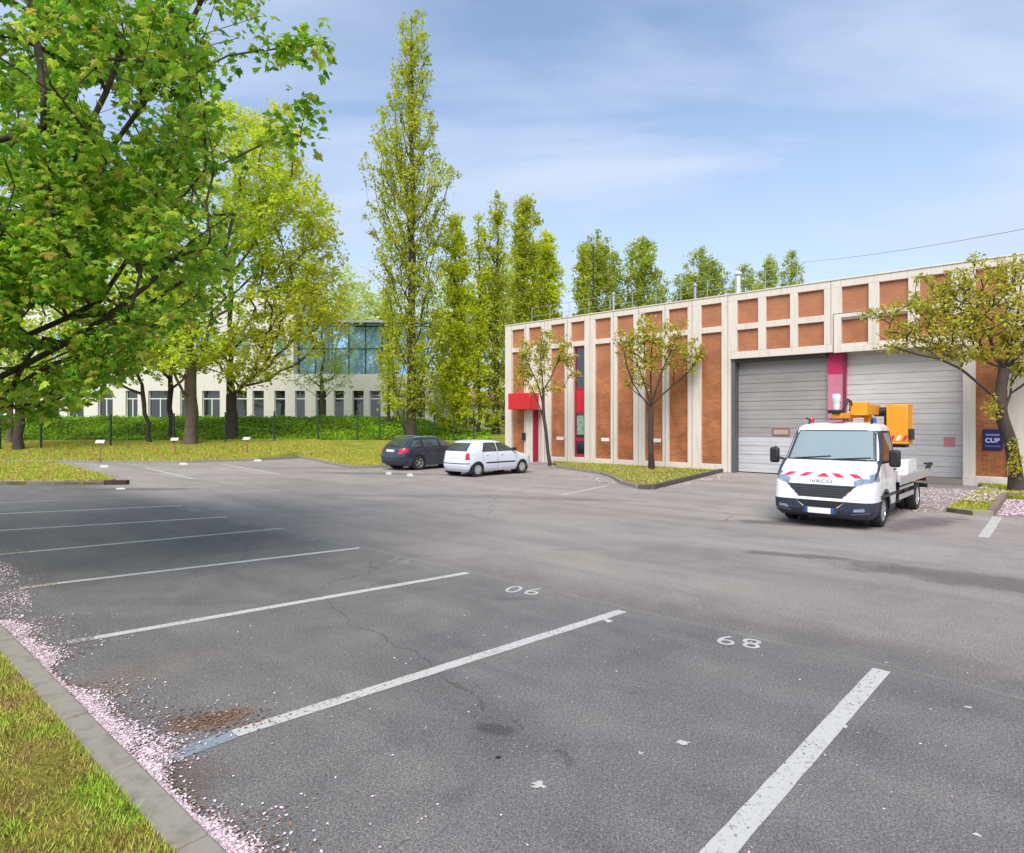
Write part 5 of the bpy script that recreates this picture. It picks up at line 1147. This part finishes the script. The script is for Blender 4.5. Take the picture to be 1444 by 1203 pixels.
for s_ in (-1, 1):
    TB.patch('front', [(s_*.50, .575), (s_*.47, .545), (s_*.30, .42), (s_*.325, .42)], 'bumper_trim', M['whitepaint'], tr, .006, (2, 8))
    TB.patch('front', [(s_*.60, .36), (s_*.80, .38), (s_*.80, .44), (s_*.62, .42)], 'fog_lamp', M['lamp_clear'], tr, .006, (6, 3))
    TB.patch('front', [(s_*.55, .30), (s_*.88, .34), (s_*.88, .36), (s_*.56, .322)], 'bumper_crease', simple('grey trim', (.16, .17, .2), .5), tr, .006, (8, 1))
MB().box(.955, .985, -.33, .33, .285, .415).build('plate_holder', M['navy'], tr, bevel=.006)
MB().box(.986, .992, -.26, .26, .295, .405).build('number_plate', M['plate'], tr); MB().box(.9925, .995, -.26, -.215, .295, .405).build('plate_band', M['platebl'], tr); MB().box(.9925, .995, .215, .26, .295, .405).build('plate_band', M['platebl'], tr)
text3('IVECO', .09, (float(TB.fx(0, .93)) + .025, 0, .925), (R(70), 0, R(90)), simple('chrome lettering', (.10, .10, .12), .4), tr, 'lettering', .004, 1.7, .0)
pink = simple('red reflective tape', (.62, .03, .07), .4); pale = simple('white reflective tape', (.82, .72, .74), .4)
TB.patch('front', [(-.84, 1.0), (.84, 1.0), (.80, 1.085), (-.80, 1.085)], 'tape', pale, tr, .004, (20, 6))
for y in (-.72, -.40, 0, .34, .66):
    l = .13 if y < -.1 else (-.13 if y > .1 else 0)
    if l == 0: TB.patch('front', [(-.13, 1.005), (.13, 1.005), (.02, 1.08), (-.02, 1.08)], 'tape_stripe', pink, tr, .007, (6, 6))
    else: TB.patch('front', [(y - .075, 1.005), (y + .075, 1.005), (y + .075 + l, 1.08), (y - .075 + l, 1.08)], 'tape_stripe', pink, tr, .007, (6, 6))
for s_ in (-1, 1):                                        # mirrors, arches, wheels
    mr_ = empty('mirror'); mr_.parent = tr
    MB().box(.10, .22, min(s_*1.06, s_*1.26), max(s_*1.06, s_*1.26), 1.22, 1.56).build('housing', M['black'], mr_, bevel=.045)
    MB().tube([(.12, s_*.93, 1.30), (.15, s_*1.10, 1.34)], .028, 8).build('arm', M['black'], mr_); MB().box(.088, .098, min(s_*1.08, s_*1.24), max(s_*1.08, s_*1.24), 1.25, 1.53).build('glass', M['glass'], mr_)
    wheel(tr, 0, s_*.83, .33, .21, s_, 'alloy', 8); sd = 'left' if s_ > 0 else 'right'
    TB.lip(sd, 0, .33, .375, .44, tr, M['navy'], .2, .012); liner(tr, 0, s_*.58, s_*.94, .405, .33)
    wheel(tr, -3.45, s_*.84, .33, .20, s_, 'alu', 8); wheel(tr, -3.45, s_*.61, .33, .20, s_, 'alu', 8)
    TB.patch(sd, [(-1.06, .45), (-1.05, .45), (-1.05, 1.96), (-1.06, 1.96)], 'door_gap', M['black'], tr, .003, (1, 20)); TB.patch(sd, [(.30, .78), (.31, .78), (.17, 1.28), (.16, 1.28)], 'door_gap', M['black'], tr, .003, (1, 10))
    y = float(TB.sy(-.9, 1.12)); MB().box(-.98, -.82, min(s_*y, s_*(y+.03)), max(s_*y, s_*(y+.03)), 1.10, 1.135).build('door_handle', M['black'], tr, bevel=.008)
    TB.patch(sd, [(.16, 1.27), (.30, 1.27), (.30, 1.33), (.16, 1.34)], 'quarter_trim', M['black'], tr, .008, (3, 3))
    TB.patch(sd, [(-.98, .60), (.40, .60), (.40, .66), (-.98, .66)], 'rub_strip', M['navy'], tr, .01, (12, 2))
    m_ = MB(); n = 18
    for k in range(n): 
        a0, a1 = math.pi*k/n, math.pi*(k+1)/n; m_.bar((-3.45 + .40*math.cos(a0), s_*.73, .36 + .40*math.sin(a0)), (-3.45 + .40*math.cos(a1), s_*.73, .36 + .40*math.sin(a1)), .46, .012, up=(0, 1, 0))
    m_.build('mudguard', M['black'], tr)
    MB().bar((-1.5, s_*.93, .47), (-2.95, s_*.93, .47), .03, .10).build('side_guard', M['alu'], tr); MB().bar((-1.5, s_*.93, .66), (-2.95, s_*.93, .66), .03, .06).build('side_guard', M['alu'], tr)
    MB().box(-4.86, -4.80, min(s_*.62, s_*.9), max(s_*.62, s_*.9), .60, .70).build('tail_light', M['lamp_red'], tr)
for p_, q in (((.36, -.70, 1.335), (.30, .02, 1.40)), ((.36, .08, 1.335), (.30, .76, 1.385))):
    wx_ = []
    for k in range(7):
        t = k/6; y = p_[1] + (q[1]-p_[1])*t; z = p_[2] + (q[2]-p_[2])*t + .01; wx_.append((float(TB.fx(y, z)) + .02, y, z))
    MB().tube(wx_, .011, 6).build('wiper', M['black'], tr)
cb_ = M['black']
MB().box(-1.2, .2, -.85, .85, .58, .64).build('floor', cb_, tr); MB().box(-.05, .26, -.84, .84, .9, 1.30).build('dashboard', simple('grey dashboard', (.10, .11, .12), .8), tr, bevel=.05)
for y in (-.52, -.05, .48): seat(tr, -.72, y, .95, simple('cab seat cloth', (.10, .11, .13), .9))
MB().box(-1.2, -1.17, -.8, .8, .65, 1.9).build('rear_lining', simple('pale cab lining', (.62, .64, .65), .9), tr)
MB().lathe([(.17, -.012), (.19, 0), (.17, .012)], 'x', 24, (-.18, .46, 1.30)).build('steering_wheel', cb_, tr)
TB.patch('front', [(-.86, 1.325), (.86, 1.325), (.86, 1.345), (-.86, 1.345)], 'cowl', M['black'], tr, .012, (20, 2))
TB.patch('front', [(-.60, .962), (.60, .962), (.60, .967), (-.60, .967)], 'bonnet_gap', M['navy'], tr, .003, (16, 1))
for s_ in (-1, 1): TB.patch('front', [(s_*.80, .98), (s_*.806, .98), (s_*.78, 1.30), (s_*.774, 1.30)], 'bonnet_gap', M['navy'], tr, .003, (1, 16))
TB.patch('front', [(-.80, .905), (.80, .905), (.80, .909), (-.80, .909)], 'bonnet_gap', simple('panel gap grey', (.2, .2, .22), .6), tr, .003, (16, 1))
# chassis and bed
b = MB()
for y in (-.38, .38): b.box(-4.85, -1.1, y - .04, y + .04, .52, .70)
for x in (-1.6, -2.6, -3.9, -4.7): b.box(x - .04, x + .04, -.34, .34, .54, .68)
b.build('chassis', M['black'], tr)
MB().box(-4.9, -1.36, -.96, .96, .80, .86).build('deck', M['alu'], tr, bevel=.008)
b = MB()
for y in (-.965, .965): b.box(-4.9, -1.36, y - .012, y + .012, .74, .93)
b.build('deck_edge', M['alu'], tr); 
for x in np.arange(-4.7, -1.3, .6):
    MB().box(x - .03, x + .03, -.93, .93, .705, .795).build('cross_member', M['black'], tr)
MB().box(-2.2, -1.5, .45, .86, .30, .68).build('tank', M['black'], tr, bevel=.05); MB().box(-2.75, -2.3, .55, .88, .36, .70).build('battery_box', M['black'], tr, bevel=.02); MB().box(-2.6, -1.6, -.88, -.5, .34, .68).build('tool_box', M['alu'], tr, bevel=.02)
MB().box(-3.55, -2.55, .30, .90, .864, 1.24).build('locker', M['whitepaint'], tr, bevel=.02); MB().box(-4.7, -3.7, -.90, -.2, .864, 1.14).build('locker', M['whitepaint'], tr, bevel=.02)
b = MB(); b.box(-5.02, -4.92, -.9, .9, .42, .52); b.box(-4.92, -4.8, -.5, -.42, .42, .7); b.box(-4.92, -4.8, .42, .5, .42, .7); b.build('rear_bar', M['black'], tr)
b = MB(); b.bar((-4.75, .93, .90), (-5.15, .93, 1.04), .10, .05); b.bar((-5.10, .80, 1.03), (-5.10, 1.0, 1.03), .05, .05); b.build('ramp_arm', M['black'], tr)
MB().box(-1.36, -1.30, -.92, .92, .87, 1.05).build('headboard', M['alu'], tr)
# boom
bm_ = empty('boom'); bm_.parent = tr; OR = M['orange']
MB().lathe([(0, .86), (.34, .86), (.34, .98), (.28, 1.0), (.28, 1.28), (.32, 1.3), (.32, 1.36), (0, 1.36)], 'z', 32, (-2.1, -.05, 0)).build('pedestal', OR, bm_)
MB().box(-2.42, -1.78, -.32, .22, 1.362, 1.72).build('turntable', OR, bm_, bevel=.03)
b = MB(); b.bar((-2.3, -.28, 1.72), (-2.3, -.28, 2.34), .12, .22, up=(1, 0, 0)); b.bar((-2.3, .12, 1.72), (-2.3, .12, 2.34), .12, .22, up=(1, 0, 0)); b.build('riser', OR, bm_, bevel=.01)
MB().bar((-2.45, -.08, 2.28), (-.55, -.08, 2.24), .20, .12).build('lower_arm', OR, bm_, bevel=.012)
MB().bar((-2.9, .16, 2.40), (-1.25, .16, 2.40), .20, .24).build('upper_arm', OR, bm_, bevel=.012)
MB().box(-1.42, -1.18, .02, .36, 2.26, 2.56).build('arm_head', OR, bm_, bevel=.02)
MB().box(-.72, -.42, -.22, .10, 2.165, 2.19).build('cradle', M['black'], bm_); MB().box(-.78, -.5, -.26, .0, 2.30, 2.38).build('knuckle', M['black'], bm_, bevel=.015)
MB().lathe([(0, 2.38), (.06, 2.38), (.07, 2.46), (.075, 2.56), (.09, 2.58), (.09, 2.70), (.05, 2.73), (0, 2.73)], 'z', 20, (-.64, -.12, 0)).build('work_light', M['plate'], bm_)
hz_ = []
for k in range(12):
    a = math.pi * k / 11; hz_.append((-.75 - .28 * (1 - math.cos(a)) / 2 * 2, -.02 + .04*math.sin(a), 2.36 + .26 * math.sin(a)))
MB().tube(hz_, .018, 8).build('hose', M['black'], bm_); MB().tube([(x + .06, y + .05, z - .03) for x, y, z in hz_], .018, 8).build('hose', M['black'], bm_)
MB().tube([(-2.2, -.08, 1.75), (-1.35, -.08, 2.18)], .05, 12).build('lift_cylinder', M['steel'], bm_)
MB().lathe([(0, -.18), (.11, -.18), (.11, .08), (0, .08)], 'y', 20, (-2.85, .32, 2.36)).build('pivot', M['black'], bm_)
b = MB(); b.bar((-2.8, .40, 2.30), (-2.8, .40, 1.75), .06, .12, up=(1, 0, 0)); b.bar((-2.8, .30, 1.78), (-2.8, .46, 1.78), .10, .10); b.build('basket_bracket', M['black'], bm_)
bs = empty('basket'); bs.parent = tr
b = MB(); x0_, x1_, y0_, y1_ = -3.12, -2.47, .47, .90
b.box(x0_, x1_, y0_, y1_, 1.60, 1.66)
for a in ((x0_, x0_ + .035, y0_, y1_), (x1_ - .035, x1_, y0_, y1_)): b.box(*a, 1.661, 2.50)
for a in ((x0_ + .036, x1_ - .036, y0_, y0_ + .035), (x0_ + .036, x1_ - .036, y1_ - .035, y1_)): b.box(*a, 1.661, 2.50)
b.build('shell', OR, bs, bevel=.02)
b = MB(); zt_ = 2.505
b.tube([(x0_ + .02, y0_ + .02, zt_), (x1_ - .02, y0_ + .02, zt_), (x1_ - .02, y1_ - .02, zt_), (x0_ + .02, y1_ - .02, zt_), (x0_ + .02, y0_ + .02, zt_)], .028, 8); b.build('rim', OR, bs)
for k, dx in enumerate((0, .13, .26)):
    y = y0_ + .06 + dx; MB().add([(x1_ + .004, y, 1.68), (x1_ + .004, y + .07, 1.68), (x1_ + .004, y + .13, 1.80), (x1_ + .004, y + .06, 1.80)], [(0, 1, 2, 3)]).build('stripe', pink if k != 1 else M['plate'], bs, fixn=False)
MB().box(x0_ + .1, x1_ - .1, y1_ + .004, y1_ + .05, 1.70, 1.95).build('control_box', M['black'], bs, bevel=.01)
MB().box(-3.0, -2.6, .53, .84, 1.52, 1.598).build('basket_floor_frame', M['black'], bs)
for x, y, m_, nm in ((-.42, -.62, 'black', 'bracket'), (-.42, .62, 'black', 'bracket'), (-.60, -.62, 'lamp_red', 'beacon'), (-.60, .62, 'lamp_red', 'beacon')):
    if nm == 'bracket': MB().tube([(x, y, 2.06), (x - .06, y, 2.16), (x + .08, y * 1.05, 2.20)], .02, 8).build(nm, M[m_], tr)
    else: MB().lathe([(0, 2.07), (.055, 2.07), (.055, 2.17), (.035, 2.21), (0, 2.21)], 'z', 16, (x, y, 0)).build(nm, M[m_] if y < 0 else M['platebl'], tr)
